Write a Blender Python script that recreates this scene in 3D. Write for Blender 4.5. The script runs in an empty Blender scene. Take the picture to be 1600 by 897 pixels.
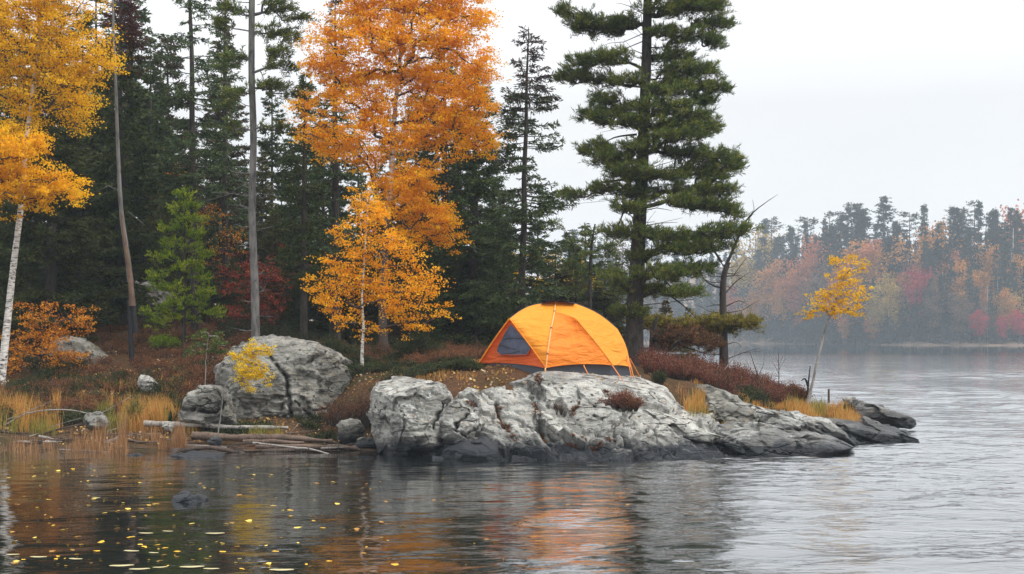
import bpy, bmesh, math
import numpy as np
R = np.random.RandomState
F, CX, HY, CH = 2222., 800., 525., 2.2
def P(x, y, D):
    return np.array([(x-CX)/F*D, D, CH-(y-HY)/F*D], float)
sc = bpy.context.scene
LINK = sc.collection.objects.link
# ------------------------------------------------------------------ noise
_pr = R(7); _perm = _pr.permutation(256); _perm = np.concatenate([_perm, _perm, _perm])
_gr = _pr.normal(size=(256, 3)); _gr /= np.linalg.norm(_gr, axis=1)[:, None]
def perlin(p):
    p = np.asarray(p, float); i = np.floor(p).astype(int); f = p-i; i &= 255
    u = f*f*f*(f*(f*6-15)+10); out = 0
    for a in (0, 1):
        wa = u[:, 0] if a else 1-u[:, 0]
        for b in (0, 1):
            wb = u[:, 1] if b else 1-u[:, 1]
            for c in (0, 1):
                wc = u[:, 2] if c else 1-u[:, 2]
                h = _perm[_perm[_perm[i[:, 0]+a]+i[:, 1]+b]+i[:, 2]+c]
                g = _gr[h]
                out = out+wa*wb*wc*(g[:, 0]*(f[:, 0]-a)+g[:, 1]*(f[:, 1]-b)+g[:, 2]*(f[:, 2]-c))
    return out*1.5
def fbm(p, o=4, g=.5, l=2.03):
    s = 0; a = 1
    p = np.asarray(p, float)
    for k in range(o):
        s = s+a*perlin(p+k*17.3); p = p*l; a *= g
    return s
# ------------------------------------------------------------------ mesh builder
class MB:
    def __init__(s): s.v = []; s.l = []; s.t = []; s.c = []; s.m = []; s.n = 0
    def add(s, V, Fc, tint=.5, mi=0):
        V = np.asarray(V, float).reshape(-1, 3); Fc = np.asarray(Fc, int)
        s.v.append(V); s.l.append((Fc+s.n).ravel()); s.t.append(np.full(len(Fc), Fc.shape[1]))
        s.c.append(np.broadcast_to(np.asarray(tint, float), (len(V),)).copy()); s.m.append(np.full(len(Fc), mi)); s.n += len(V)
    def build(s, name, mats, parent=None, smooth=False, origin=None):
        me = bpy.data.meshes.new(name)
        V = np.concatenate(s.v); L = np.concatenate(s.l); T = np.concatenate(s.t)
        if origin is not None: V = V-np.asarray(origin)
        me.vertices.add(len(V)); me.vertices.foreach_set('co', V.ravel().astype(np.float32))
        me.loops.add(len(L)); me.loops.foreach_set('vertex_index', L.astype(np.int32))
        me.polygons.add(len(T)); st = np.concatenate([[0], np.cumsum(T)[:-1]])
        me.polygons.foreach_set('loop_start', st.astype(np.int32))
        me.polygons.foreach_set('material_index', np.concatenate(s.m).astype(np.int32))
        a = me.attributes.new('tint', 'FLOAT', 'POINT'); a.data.foreach_set('value', np.concatenate(s.c).astype(np.float32))
        me.update(calc_edges=True)
        me.polygons.foreach_set('use_smooth', np.full(len(T), smooth))
        for m in (mats if isinstance(mats, (list, tuple)) else [mats]): me.materials.append(m)
        o = bpy.data.objects.new(name, me); LINK(o)
        if parent is not None: o.parent = parent
        if origin is not None and parent is None: o.location = origin
        return o
def tag(o, label=None, cat=None, group=None, kind=None):
    if label: o['label'] = label
    if cat: o['category'] = cat
    if group: o['group'] = group
    if kind: o['kind'] = kind
    return o
def empty(name, loc, label=None, cat=None, group=None):
    o = bpy.data.objects.new(name, None); LINK(o); o.location = [float(c) for c in loc]; o.empty_display_size = .3
    return tag(o, label, cat, group)
def copy_tree(o, parent=None):
    c = o.copy(); LINK(c)
    if parent is not None: c.parent = parent
    for ch in list(o.children): copy_tree(ch, c)
    return c
def nrm(a): return a/np.maximum(np.linalg.norm(a, axis=-1, keepdims=True), 1e-9)
def tubes(mb, pts, rad, sides=5, tint=.5, mi=0, cap=True):
    pts = np.asarray(pts, float)
    if pts.ndim == 2: pts = pts[None]
    B, n, _ = pts.shape
    rad = np.broadcast_to(np.asarray(rad, float), (B, n))
    t = np.gradient(pts, axis=1); t = nrm(t)
    mean = nrm(pts[:, -1]-pts[:, 0])
    ref = np.where(np.abs(mean[:, 2:3]) > .8, np.array([[0., 1, 0]]), np.array([[0., 0, 1]]))[:, None, :]
    s1 = nrm(np.cross(t, ref)); s2 = np.cross(t, s1)
    an = np.arange(sides)/sides*2*math.pi
    V = pts[:, :, None, :]+rad[:, :, None, None]*(s1[:, :, None, :]*np.cos(an)[None, None, :, None]+s2[:, :, None, :]*np.sin(an)[None, None, :, None])
    b = np.arange(B)[:, None, None]*n*sides; k = np.arange(n-1)[None, :, None]*sides; j = np.arange(sides)[None, None, :]
    j2 = (j+1) % sides
    Fc = np.stack([b+k+j, b+k+j2, b+k+sides+j2, b+k+sides+j], -1).reshape(-1, 4)
    ti = np.asarray(tint, float)
    if ti.ndim == 1: ti = np.repeat(ti, n*sides)
    mb.add(V.reshape(-1, 3), Fc, ti, mi)
    if cap:
        e = (np.arange(B)*n*sides+(n-1)*sides)[:, None]+np.arange(sides)[None]
        mb.l.append((e+mb.n-len(V.reshape(-1, 3))).ravel()); mb.t.append(np.full(B, sides)); mb.m.append(np.full(B, mi))
        return
def leaves(mb, base, d, L, W, tint, rng, mi=0, fold=0.):
    base = np.asarray(base); d = nrm(d); n = len(base)
    s = nrm(np.cross(d, rng.normal(size=(n, 3))))
    L = np.broadcast_to(L, (n,))[:, None]; W = np.broadcast_to(W, (n,))[:, None]
    V = np.stack([base, base+d*L*.5+s*W*.5, base+d*L, base+d*L*.5-s*W*.5], 1)
    if fold:
        u = np.cross(d, s); V[:, 1] += u*W*fold; V[:, 3] += u*W*fold
    mb.add(V.reshape(-1, 3), np.arange(n*4).reshape(n, 4), np.repeat(np.broadcast_to(tint, (n,)), 4), mi)
def spline(pts, n):
    pts = np.asarray(pts, float); m = len(pts)
    t = np.linspace(0, m-1, n); i = np.clip(t.astype(int), 0, m-2); f = (t-i)[:, None]
    p0 = pts[np.clip(i-1, 0, m-1)]; p1 = pts[i]; p2 = pts[i+1]; p3 = pts[np.clip(i+2, 0, m-1)]
    return .5*((2*p1)+(-p0+p2)*f+(2*p0-5*p1+4*p2-p3)*f**2+(-p0+3*p1-3*p2+p3)*f**3)
# ------------------------------------------------------------------ materials
def newmat(name):
    m = bpy.data.materials.new(name); m.use_nodes = True; nt = m.node_tree; nt.nodes.clear()
    out = nt.nodes.new('ShaderNodeOutputMaterial'); return m, nt, out
class N:
    def __init__(s, nt): s.nt = nt
    def __call__(s, typ, ins=None, **kw):
        n = s.nt.nodes.new(typ)
        for k, v in kw.items(): setattr(n, k, v)
        for k, v in (ins or {}).items():
            if isinstance(v, bpy.types.NodeSocket): s.nt.links.new(v, n.inputs[k])
            else: n.inputs[k].default_value = v
        return n
    def ramp(s, fac, stops, interp='LINEAR'):
        n = s.nt.nodes.new('ShaderNodeValToRGB'); s.nt.links.new(fac, n.inputs[0]); cr = n.color_ramp; cr.interpolation = interp
        while len(cr.elements) > 1: cr.elements.remove(cr.elements[-1])
        for k, (p, c) in enumerate(stops):
            e = cr.elements[0] if k == 0 else cr.elements.new(p)
            e.position = p; c = c if isinstance(c, (tuple, list)) else (c, c, c); e.color = (*c, 1)
        return n.outputs[0]
    def noise(s, scale, vec=None, detail=4, rough=.55, dist=0):
        i = {'Scale': scale, 'Detail': detail, 'Roughness': rough, 'Distortion': dist}
        if vec is not None: i['Vector'] = vec
        return s('ShaderNodeTexNoise', i).outputs['Fac']
    def mix(s, f, a, b, mode='MIX'):
        n = s.nt.nodes.new('ShaderNodeMix'); n.data_type = 'RGBA'; n.blend_type = mode
        for k, v in ((0, f), (6, a), (7, b)):
            if isinstance(v, bpy.types.NodeSocket): s.nt.links.new(v, n.inputs[k])
            else: n.inputs[k].default_value = v if k == 0 else (*v, 1)
        return n.outputs[2]
    def math(s, op, a, b=0., c=0., clamp=False):
        n = s.nt.nodes.new('ShaderNodeMath'); n.operation = op; n.use_clamp = clamp
        for k, v in enumerate((a, b, c)):
            if isinstance(v, bpy.types.NodeSocket): s.nt.links.new(v, n.inputs[k])
            else: n.inputs[k].default_value = v
        return n.outputs[0]
def leafmat(name, stops, transl=.35, rough=.55, objvar=0.):
    m, nt, out = newmat(name); n = N(nt)
    at = n('ShaderNodeAttribute', attribute_name='tint')
    col = n.ramp(at.outputs['Fac'], stops)
    if objvar:
        oi = n('ShaderNodeObjectInfo')
        hsv = n('ShaderNodeHueSaturation', {'Color': col, 'Hue': n.math('MULTIPLY_ADD', oi.outputs['Random'], objvar*.12, .5-objvar*.06),
                'Value': n.math('MULTIPLY_ADD', oi.outputs['Random'], objvar, 1-objvar*.5)})
        col = hsv.outputs[0]
    p = n('ShaderNodeBsdfPrincipled', {'Base Color': col, 'Roughness': rough, 'Specular IOR Level': .12})
    t = n('ShaderNodeBsdfTranslucent', {'Color': col})
    x = n('ShaderNodeMixShader', {0: transl, 1: p.outputs[0], 2: t.outputs[0]})
    nt.links.new(x.outputs[0], out.inputs[0]); return m
def plainmat(name, col, rough=.7, bump=0, bscale=30, spec=.4, var=.25, vscale=3, transl=0.):
    m, nt, out = newmat(name); n = N(nt)
    tc = n('ShaderNodeTexCoord').outputs['Object']
    f = n.noise(vscale, tc, 5, .6)
    c = n.ramp(f, [(.3, tuple(x*(1-var) for x in col)), (.7, tuple(min(1, x*(1+var)) for x in col))])
    ins = {'Base Color': c, 'Roughness': rough, 'Specular IOR Level': spec}
    if bump: ins['Normal'] = n('ShaderNodeBump', {'Height': n.noise(bscale, tc, 5, .6), 'Strength': bump, 'Distance': .02}).outputs[0]
    p = n('ShaderNodeBsdfPrincipled', ins).outputs[0]
    if transl:
        t = n('ShaderNodeBsdfTranslucent', {'Color': c}); p = n('ShaderNodeMixShader', {0: transl, 1: p, 2: t.outputs[0]}).outputs[0]
    nt.links.new(p, out.inputs[0]); return m
def barkmat(name, a, b, sc_=1.):
    m, nt, out = newmat(name); n = N(nt)
    tc = n('ShaderNodeTexCoord').outputs['Object']
    mp = n('ShaderNodeMapping', {'Vector': tc, 'Scale': (22*sc_, 22*sc_, 3.5*sc_)}).outputs[0]
    f = n.noise(1., mp, 6, .65, .6); g = n.noise(1.7, tc, 3)
    c = n.ramp(f, [(.32, a), (.62, b)])
    c = n.mix(n.ramp(g, [(.45, 0.), (.62, .45)]), c, tuple(x*1.5 for x in b))
    bp = n('ShaderNodeBump', {'Height': f, 'Strength': .9, 'Distance': .03}).outputs[0]
    p = n('ShaderNodeBsdfPrincipled', {'Base Color': c, 'Roughness': .9, 'Normal': bp, 'Specular IOR Level': .2})
    nt.links.new(p.outputs[0], out.inputs[0]); return m
def birchmat():
    m, nt, out = newmat('birch_bark'); n = N(nt)
    tc = n('ShaderNodeTexCoord').outputs['Object']
    mp = n('ShaderNodeMapping', {'Vector': tc, 'Scale': (4, 4, 14)}).outputs[0]
    f = n.noise(1.3, mp, 5, .7, .8); g = n.noise(1.2, tc, 3)
    c = n.ramp(f, [(.40, (.05, .045, .04)), (.47, (.5, .47, .43)), (.6, (.72, .69, .64))])
    at = n('ShaderNodeAttribute', attribute_name='tint').outputs['Fac']
    c = n.mix(n.ramp(at, [(.3, 0.), (.8, 1.)]), c, (.07, .055, .045))
    p = n('ShaderNodeBsdfPrincipled', {'Base Color': c, 'Roughness': .75, 'Specular IOR Level': .3,
        'Normal': n('ShaderNodeBump', {'Height': f, 'Strength': .4, 'Distance': .01}).outputs[0]})
    nt.links.new(p.outputs[0], out.inputs[0]); return m
def rockmat(name, lo, hi, spot=.5, wet=.22, moss=0., strata=(25, 0, 35)):
    m, nt, out = newmat(name); n = N(nt)
    geo = n('ShaderNodeNewGeometry'); pos = geo.outputs['Position']
    sx = n('ShaderNodeSeparateXYZ', {0: pos})
    big = n.noise(1.1, pos, 5, .6, .4); mid = n.noise(3.6, pos, 8, .7, .5); fine = n.noise(38., pos, 6, .75)
    rot = n('ShaderNodeMapping', {'Vector': pos, 'Rotation': tuple(math.radians(a) for a in strata), 'Scale': (1., 3., 7.5)}).outputs[0]
    st = n.noise(2.0, rot, 7, .66, .5)
    c = n.ramp(mid, [(.38, lo), (.44, tuple(a*.35+b*.65 for a, b in zip(lo, hi))), (.54, hi)])
    c = n.mix(n.ramp(big, [(.47, 0.), (.58, .68)]), c, tuple(x*.62 for x in lo))
    c = n.mix(n.ramp(st, [(.57, 0.), (.61, .8)]), c, tuple(x*.3 for x in lo))                 # darker mineral seams
    c = n.mix(n.ramp(fine, [(.4, .35), (.6, 0.)]), c, tuple(x*.5 for x in lo))
    wv = n('ShaderNodeVectorMath', {0: rot, 1: n('ShaderNodeVectorMath', {0: n('ShaderNodeTexNoise', {'Vector': pos, 'Scale': 2.5, 'Detail': 4}).outputs['Color'], 'Scale': .9}, operation='SCALE').outputs[0]}, operation='ADD').outputs[0]
    fe = n('ShaderNodeTexVoronoi', {'Vector': wv, 'Scale': .55, 'Randomness': 1.}, feature='DISTANCE_TO_EDGE').outputs['Distance']
    fm = n.math('MULTIPLY', n.ramp(fe, [(.0, 1.), (.016, .7), (.035, 0.)]), n.ramp(n.noise(1.4, pos, 3), [(.50, 0.), (.58, 1.)]))
    lch = n.math('MULTIPLY', n.ramp(n.noise(9., pos, 7, .72), [(.55, 0.), (.58, 1.)]), n.ramp(n.noise(1.7, pos, 4, .6), [(.46, 0.), (.58, .6)]))
    c = n.mix(lch, c, tuple(min(.62, x*1.25) for x in hi))
    c = n.mix(fm, c, (.02, .019, .016))
    vor = n('ShaderNodeTexVoronoi', {'Vector': n('ShaderNodeMapping', {'Vector': pos, 'Scale': (1, 1, 1.5)}).outputs[0], 'Scale': 5.5, 'Randomness': 1.}).outputs['Distance']
    vd = n.math('ADD', vor, n.math('MULTIPLY', n.math('SUBTRACT', n.noise(14., pos, 5, .7), .5), .9))
    msk = n.math('MULTIPLY', n.ramp(vd, [(.15, 1.), (.21, 0.)]), n.ramp(n.noise(2.3, pos, 3), [(.44, 0.), (.52, spot)]))
    c = n.mix(msk, c, (.018, .018, .016))                                                     # black lichen
    och = n.math('MULTIPLY', n.ramp(n.noise(3.1, rot, 6, .7), [(.56, 0.), (.66, .65)]), 1.)
    c = n.mix(och, c, (.27, .19, .11))
    if moss:
        up = n('ShaderNodeSeparateXYZ', {0: geo.outputs['Normal']}).outputs[2]
        mm = n.math('MULTIPLY', n.ramp(n.noise(2.2, pos, 6, .7), [(.5, 0.), (.6, moss)]), n.ramp(up, [(.15, 0.), (.6, 1.)]))
        c = n.mix(mm, c, (.075, .07, .022))
    at = n('ShaderNodeAttribute', attribute_name='tint').outputs['Fac']
    c = n.mix(at, c, (.014, .013, .011))
    h = n.math('ADD', sx.outputs[2], n.math('MULTIPLY', n.math('SUBTRACT', n.noise(2.6, pos, 6, .7), .5), .8))
    wm = n.ramp(n.math('MULTIPLY', n.math('ADD', h, .5), 1.), [(.5+wet*.75, 1.), (.5+wet*1.35, 0.)])
    c = n.mix(n.ramp(n.math('ADD', h, .5), [(.5+wet*1.2, .6), (min(.99, .5+wet*2.6), 0.)]), c, tuple(x*.55 for x in lo))
    c = n.mix(wm, c, (.017, .020, .025))
    ro = n.math('MULTIPLY_ADD', wm, -.42, .86)
    hh = n.math('ADD', n.math('MULTIPLY', mid, .6), n.math('ADD', n.math('MULTIPLY', st, 1.0), n.math('MULTIPLY_ADD', fine, .28, n.math('MULTIPLY', fm, -.9))))
    bp = n('ShaderNodeBump', {'Height': hh, 'Strength': 1., 'Distance': .065}).outputs[0]
    p = n('ShaderNodeBsdfPrincipled', {'Base Color': c, 'Roughness': ro, 'Normal': bp, 'Specular IOR Level': .35})
    nt.links.new(p.outputs[0], out.inputs[0]); return m
def groundmat():
    m, nt, out = newmat('forest_soil'); n = N(nt)
    pos = n('ShaderNodeNewGeometry').outputs['Position']
    a = n.noise(1.3, pos, 6, .65); b = n.noise(9, pos, 7, .75); c3 = n.noise(.35, pos, 4)
    c = n.ramp(b, [(.3, (.02, .014, .009)), (.5, (.075, .045, .025)), (.62, (.14, .08, .038)), (.72, (.26, .19, .10))])
    c = n.mix(n.ramp(a, [(.5, 0.), (.62, .75)]), c, (.035, .042, .014))
    c = n.mix(n.ramp(c3, [(.5, 0.), (.6, .5)]), c, (.10, .045, .022))
    bp = n('ShaderNodeBump', {'Height': b, 'Strength': 1., 'Distance': .06}).outputs[0]
    p = n('ShaderNodeBsdfPrincipled', {'Base Color': c, 'Roughness': .95, 'Normal': bp, 'Specular IOR Level': .1})
    nt.links.new(p.outputs[0], out.inputs[0]); return m
def watermat():
    m, nt, out = newmat('lake_water'); n = N(nt)
    pos = n('ShaderNodeNewGeometry').outputs['Position']; sp = n('ShaderNodeSeparateXYZ', {0: pos})
    x, y = sp.outputs[0], sp.outputs[1]
    m1 = n('ShaderNodeMapping', {'Vector': pos, 'Scale': (.42, 1.25, 1), 'Rotation': (0, 0, .10)}).outputs[0]
    m2 = n('ShaderNodeMapping', {'Vector': pos, 'Scale': (.8, 2.2, 1), 'Rotation': (0, 0, -.18)}).outputs[0]
    w1 = n.noise(2.3, m1, 3, .5, .35); w2 = n.noise(4.6, m2, 3, .55, .3)
    w3 = n.noise(.45, m1, 2, .5)
    # the open water to the right and beyond carries more wind ripple than the lee behind the point
    e = n.math('ADD', n.math('MULTIPLY', x, .115), n.math('MULTIPLY', n.math('SUBTRACT', n.noise(.22, pos, 4, .6), .5), 1.3))
    wind = n.ramp(n.math('ADD', e, .25), [(.12, .30), (.62, 1.)])
    calm = n.ramp(n.math('MULTIPLY', n.math('ADD', y, n.math('MULTIPLY', n.noise(.02, pos, 2), 14.)), 1/400.), [(.40, 1.), (.455, .25), (.5, .1), (.9, .1)])
    amp = n.math('MULTIPLY', wind, calm)
    h = n.math('ADD', n.math('MULTIPLY', w1, .62), n.math('ADD', n.math('MULTIPLY', w2, .26), n.math('MULTIPLY', w3, .8)))
    h = n.math('MULTIPLY', h, amp)
    bp = n('ShaderNodeBump', {'Height': h, 'Strength': 1., 'Distance': .035}).outputs[0]
    d = n('ShaderNodeBsdfDiffuse', {'Color': (.012, .013, .012, 1)})
    g = n('ShaderNodeBsdfGlossy', {'Color': (.97, .985, 1, 1), 'Roughness': n.math('MULTIPLY_ADD', amp, .025, .012), 'Normal': bp})
    f = n('ShaderNodeFresnel', {'IOR': 1.5}).outputs[0]
    p = n('ShaderNodeMixShader', {0: n.math('MULTIPLY_ADD', f, .93, .20, clamp=True), 1: d.outputs[0], 2: g.outputs[0]})
    nt.links.new(p.outputs[0], out.inputs[0]); return m
M = {}
M['birch'] = birchmat()
M['bark'] = barkmat('pine_bark', (.012, .010, .009), (.07, .06, .052))
M['barkgrey'] = barkmat('grey_bark', (.03, .029, .028), (.19, .185, .175), .55)
M['deadwood'] = barkmat('bleached_wood', (.07, .062, .055), (.34, .315, .285))
M['splinter'] = barkmat('splintered_wood', (.06, .038, .028), (.19, .125, .09))
M['char'] = plainmat('charred_wood', (.012, .012, .014), .8, .5)
M['twig'] = plainmat('dark_twig', (.045, .036, .03), .9)
M['orange'] = leafmat('orange_birch_leaves', [(0, (.66, .25, .010)), (.35, (.93, .42, .012)), (.75, (.98, .53, .014)), (1, (.98, .68, .03))], .5)
M['gold'] = leafmat('golden_birch_leaves', [(0, (.62, .27, .010)), (.45, (.93, .44, .012)), (1, (.98, .60, .03))], .5)
M['sungold'] = leafmat('sun_gold_birch_leaves', [(0, (.66, .33, .010)), (.45, (.97, .54, .012)), (1, (.98, .68, .03))], .5)
M['amber'] = leafmat('amber_birch_leaves', [(0, (.52, .28, .010)), (.45, (.86, .50, .014)), (1, (.96, .66, .03))], .5)
M['yellow'] = leafmat('yellow_leaves', [(0, (.55, .36, .01)), (.5, (.86, .60, .015)), (1, (.92, .72, .04))], .5)
M['rust'] = leafmat('rusty_leaves', [(0, (.25, .08, .012)), (.5, (.58, .22, .02)), (1, (.80, .38, .04))], .4)
M['red'] = leafmat('red_leaves', [(0, (.10, .012, .01)), (.5, (.26, .04, .025)), (1, (.45, .12, .05))], .35)
M['spruce'] = leafmat('spruce_needles', [(0, (.014, .026, .009)), (.5, (.055, .088, .024)), (1, (.155, .18, .04))], .2, .6, .5)
M['spruceblue'] = leafmat('bluish_spruce_needles', [(0, (.02, .036, .017)), (.5, (.066, .10, .038)), (1, (.165, .19, .06))], .12)
M['pine'] = leafmat('pine_needles', [(0, (.035, .058, .018)), (.45, (.105, .15, .034)), (.85, (.23, .245, .045)), (1, (.34, .29, .05))], .2)
M['pinedark'] = leafmat('dark_pine_needles', [(0, (.022, .04, .016)), (.5, (.06, .09, .025)), (1, (.12, .13, .035))], .15)  # darker needle tone, for variety among the filler crowns
M['olivedark'] = leafmat('olive_spruce_needles', [(0, (.04, .042, .014)), (.5, (.10, .10, .026)), (1, (.18, .16, .04))], .2)
M['rustdark'] = leafmat('browning_needles', [(0, (.03, .024, .014)), (.5, (.085, .065, .03)), (1, (.16, .11, .04))], .15)
M['olive'] = leafmat('olive_pine_needles', [(0, (.09, .07, .02)), (.5, (.24, .20, .035)), (1, (.42, .36, .05))], .2)
M['rustpine'] = leafmat('rusty_pine_needles', [(0, (.05, .025, .015)), (.5, (.17, .08, .035)), (1, (.26, .14, .05))], .2)
M['lime'] = leafmat('bright_green_needles', [(0, (.06, .11, .01)), (.45, (.20, .31, .018)), (.8, (.42, .47, .03)), (1, (.62, .56, .04))], .3)
M['brownpine'] = leafmat('brown_spruce_tips', [(0, (.02, .014, .014)), (.5, (.055, .034, .034)), (1, (.11, .06, .045))], .1)
M['redtop'] = leafmat('reddish_spruce_tips', [(0, (.03, .01, .008)), (.5, (.09, .025, .018)), (1, (.19, .06, .03))], .1)
M['heath'] = leafmat('heath_leaves', [(0, (.07, .026, .018)), (.35, (.17, .052, .036)), (.7, (.27, .10, .06)), (.88, (.32, .18, .06)), (1, (.15, .15, .04))], .25)
M['heathbrown'] = leafmat('brown_heath_leaves', [(0, (.07, .032, .016)), (.4, (.18, .075, .035)), (.8, (.28, .12, .05)), (1, (.13, .13, .035))], .25)
M['bush'] = leafmat('dark_bush_leaves', [(0, (.015, .024, .010)), (.5, (.04, .055, .018)), (1, (.10, .10, .03))], .2)
M['grass'] = leafmat('dry_grass_blades', [(0, (.28, .10, .025)), (.5, (.55, .27, .07)), (.85, (.66, .42, .13)), (1, (.32, .34, .06))], .3)
M['grassgreen'] = leafmat('greenish_grass_blades', [(0, (.10, .10, .02)), (.5, (.26, .24, .05)), (1, (.46, .36, .10))], .3)
M['reed'] = leafmat('reed_blades', [(0, (.16, .07, .03)), (.5, (.36, .19, .085)), (1, (.54, .34, .18))], .3)
M['litter'] = leafmat('fallen_leaves', [(0, (.12, .06, .03)), (.5, (.38, .20, .07)), (.8, (.60, .38, .10)), (1, (.62, .55, .42))], .1)
M['floatleaf'] = leafmat('floating_leaves', [(0, (.38, .19, .03)), (.5, (.74, .44, .03)), (1, (.84, .62, .12))], .1, .4)
M['paleleaf'] = plainmat('pale_floating_leaf', (.46, .40, .20), .4)
M['rock'] = rockmat('pale_granite', (.20, .196, .18), (.53, .52, .47), 1., .24)
M['rockmid'] = rockmat('grey_granite', (.12, .118, .105), (.35, .34, .30), .9, .26, .3)
M['rockdark'] = rockmat('dark_slab_granite', (.085, .085, .09), (.22, .22, .215), .4, .20, .2, (20, 0, 20))
M['rockslab'] = rockmat('slab_granite', (.15, .15, .145), (.46, .46, .43), .6, .20, .2, (20, 0, 24))
M['rockmoss'] = rockmat('mossy_granite', (.13, .125, .11), (.28, .27, .24), .7, .2, .8)
M['wetrock'] = rockmat('wet_granite', (.06, .065, .075), (.14, .15, .16), .2, .35)
M['soil'] = groundmat()
M['water'] = watermat()
def fabric(name, col, transl=.30, rough=.55):
    m, nt, out = newmat(name); n = N(nt)
    tc = n('ShaderNodeTexCoord').outputs['Object']
    w = n.noise(3.2, n('ShaderNodeMapping', {'Vector': tc, 'Rotation': (.2, .5, .3), 'Scale': (1, 1, 3.5)}).outputs[0], 4, .55, .6)
    g = n.noise(160, tc, 2)
    c = n.mix(n.ramp(n.noise(2., tc, 3), [(.4, 0.), (.7, .2)]), col, tuple(x*.82 for x in col))
    bp = n('ShaderNodeBump', {'Height': n.math('ADD', w, n.math('MULTIPLY', g, .02)), 'Strength': 1., 'Distance': .07}).outputs[0]
    p = n('ShaderNodeBsdfPrincipled', {'Base Color': c, 'Roughness': rough, 'Normal': bp, 'Specular IOR Level': .4, 'Sheen Weight': .1})
    t = n('ShaderNodeBsdfTranslucent', {'Color': c})
    x = n('ShaderNodeMixShader', {0: transl, 1: p.outputs[0], 2: t.outputs[0]})
    nt.links.new(x.outputs[0], out.inputs[0]); return m
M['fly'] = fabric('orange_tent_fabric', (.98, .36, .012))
M['flyside'] = fabric('shaded_orange_tent_fabric', (.98, .27, .008))  # same fly orange, with shade below the sky-lit roof put into the colour
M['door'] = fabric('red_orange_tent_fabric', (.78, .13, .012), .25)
M['netting'] = plainmat('grey_netting', (.075, .08, .115), .8, .6, 8, .2, .35, 5)
M['tub'] = plainmat('dark_groundsheet', (.035, .042, .055), .45, .3, 6)
M['bluecap'] = plainmat('blue_grey_fabric', (.07, .09, .17), .5)
M['strap'] = plainmat('pale_orange_strap', (.85, .42, .16), .6)
M['cord'] = plainmat('orange_cord', (.80, .25, .06), .7)
M['metal'] = plainmat('grey_metal', (.35, .35, .36), .35)
M['darkpipe'] = plainmat('dark_piping', (.06, .05, .06), .6)
# ------------------------------------------------------------------ terrain
GC = [(-900, [(23, -1), (26, 0), (28, .3), (33, 1.2), (40, 2.6), (60, 3.6), (100, 4)]),
 (-150, [(25, -.6), (27, -.04), (28, .14), (31, .62), (35, 1.4), (40, 2.3), (60, 3.4), (100, 3.6)]),
 (200, [(25, -.6), (27, -.04), (28.2, .12), (31, .6), (34, 1.2), (40, 2.3), (46, 2.9), (60, 3.4), (100, 3.6)]),
 (350, [(25, -.6), (27, -.06), (28.5, .12), (30, .4), (33, 1.4), (38, 2.15), (46, 2.6), (60, 3.2), (100, 3.2)]),
 (480, [(25, -.6), (27, -.1), (28.6, .1), (30, .35), (32, 1.4), (38, 1.9), (60, 2.6), (100, 2.6)]),
 (580, [(25, -.6), (27.5, -.2), (28.6, .1), (29.3, .7), (30.5, 1.38), (34, 1.62), (45, 1.9), (60, 2.2), (100, 2)]),
 (640, [(25, -.8), (27, -.2), (28, .7), (28.8, 1.32), (31, 1.5), (40, 1.7), (60, 1.9), (90, 1.)]),
 (700, [(24.5, -.8), (25.8, -.2), (27.4, .9), (28.1, 1.26), (28.7, 1.55), (31, 1.64), (40, 1.68), (60, 1.8), (80, 0.)]),
 (780, [(24.5, -.8), (25.6, -.2), (27.1, .95), (27.9, 1.40), (28.6, 1.58), (31, 1.66), (40, 1.65), (55, 1.4), (66, -.6)]),
 (900, [(24.5, -.8), (25.6, -.2), (27.6, .8), (29, 1.44), (31.2, 1.58), (40, 1.55), (52, .6), (60, -.8)]),
 (1000, [(24.5, -.8), (25.6, -.25), (27.5, .4), (29.2, 1.2), (30, 1.42), (33, 1.5), (40, 1.1), (50, -.5)]),
 (1075, [(24.5, -.8), (25.8, -.25), (27.2, .1), (28.6, .72), (30, 1.18), (32, 1.25), (36, 1.0), (44, -.6)]),
 (1150, [(24.5, -.8), (26, -.25), (27.5, .12), (29, .45), (31, .85), (33, .98), (37, .6), (42, -.6)]),
 (1220, [(25, -.8), (26.4, -.25), (28, .08), (30, .35), (32, .58), (34, .62), (37, .3), (40, -.6)]),
 (1300, [(26, -.8), (27.4, -.25), (29, .06), (31, .30), (33, .42), (35, .32), (37, -.1), (39, -.6)]),
 (1370, [(27, -.8), (29, -.25), (31, .02), (33, .12), (35, .08), (36, -.15), (38, -.8)]),
 (1420, [(28, -1), (32, -.4), (35, -.35), (38, -1)]),
 (1500, [(28, -1.4), (35, -1.3), (60, -1.4)])]
GX = np.array([c[0] for c in GC], float); GD = np.linspace(22, 110, 353)
GZ = np.array([np.interp(GD, [a for a, _ in c[1]], [b for _, b in c[1]], left=-1.4) for c in GC])
for k, c in enumerate(GC):   # falls away behind its last control
    last = c[1][-1]; GZ[k][GD > last[0]] = np.maximum(last[1]-(GD[GD > last[0]]-last[0])*.15, -1.4)
ker = np.ones(5)/5
GZ = np.array([np.convolve(np.pad(z, 2, 'edge'), ker, 'valid') for z in GZ])
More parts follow.
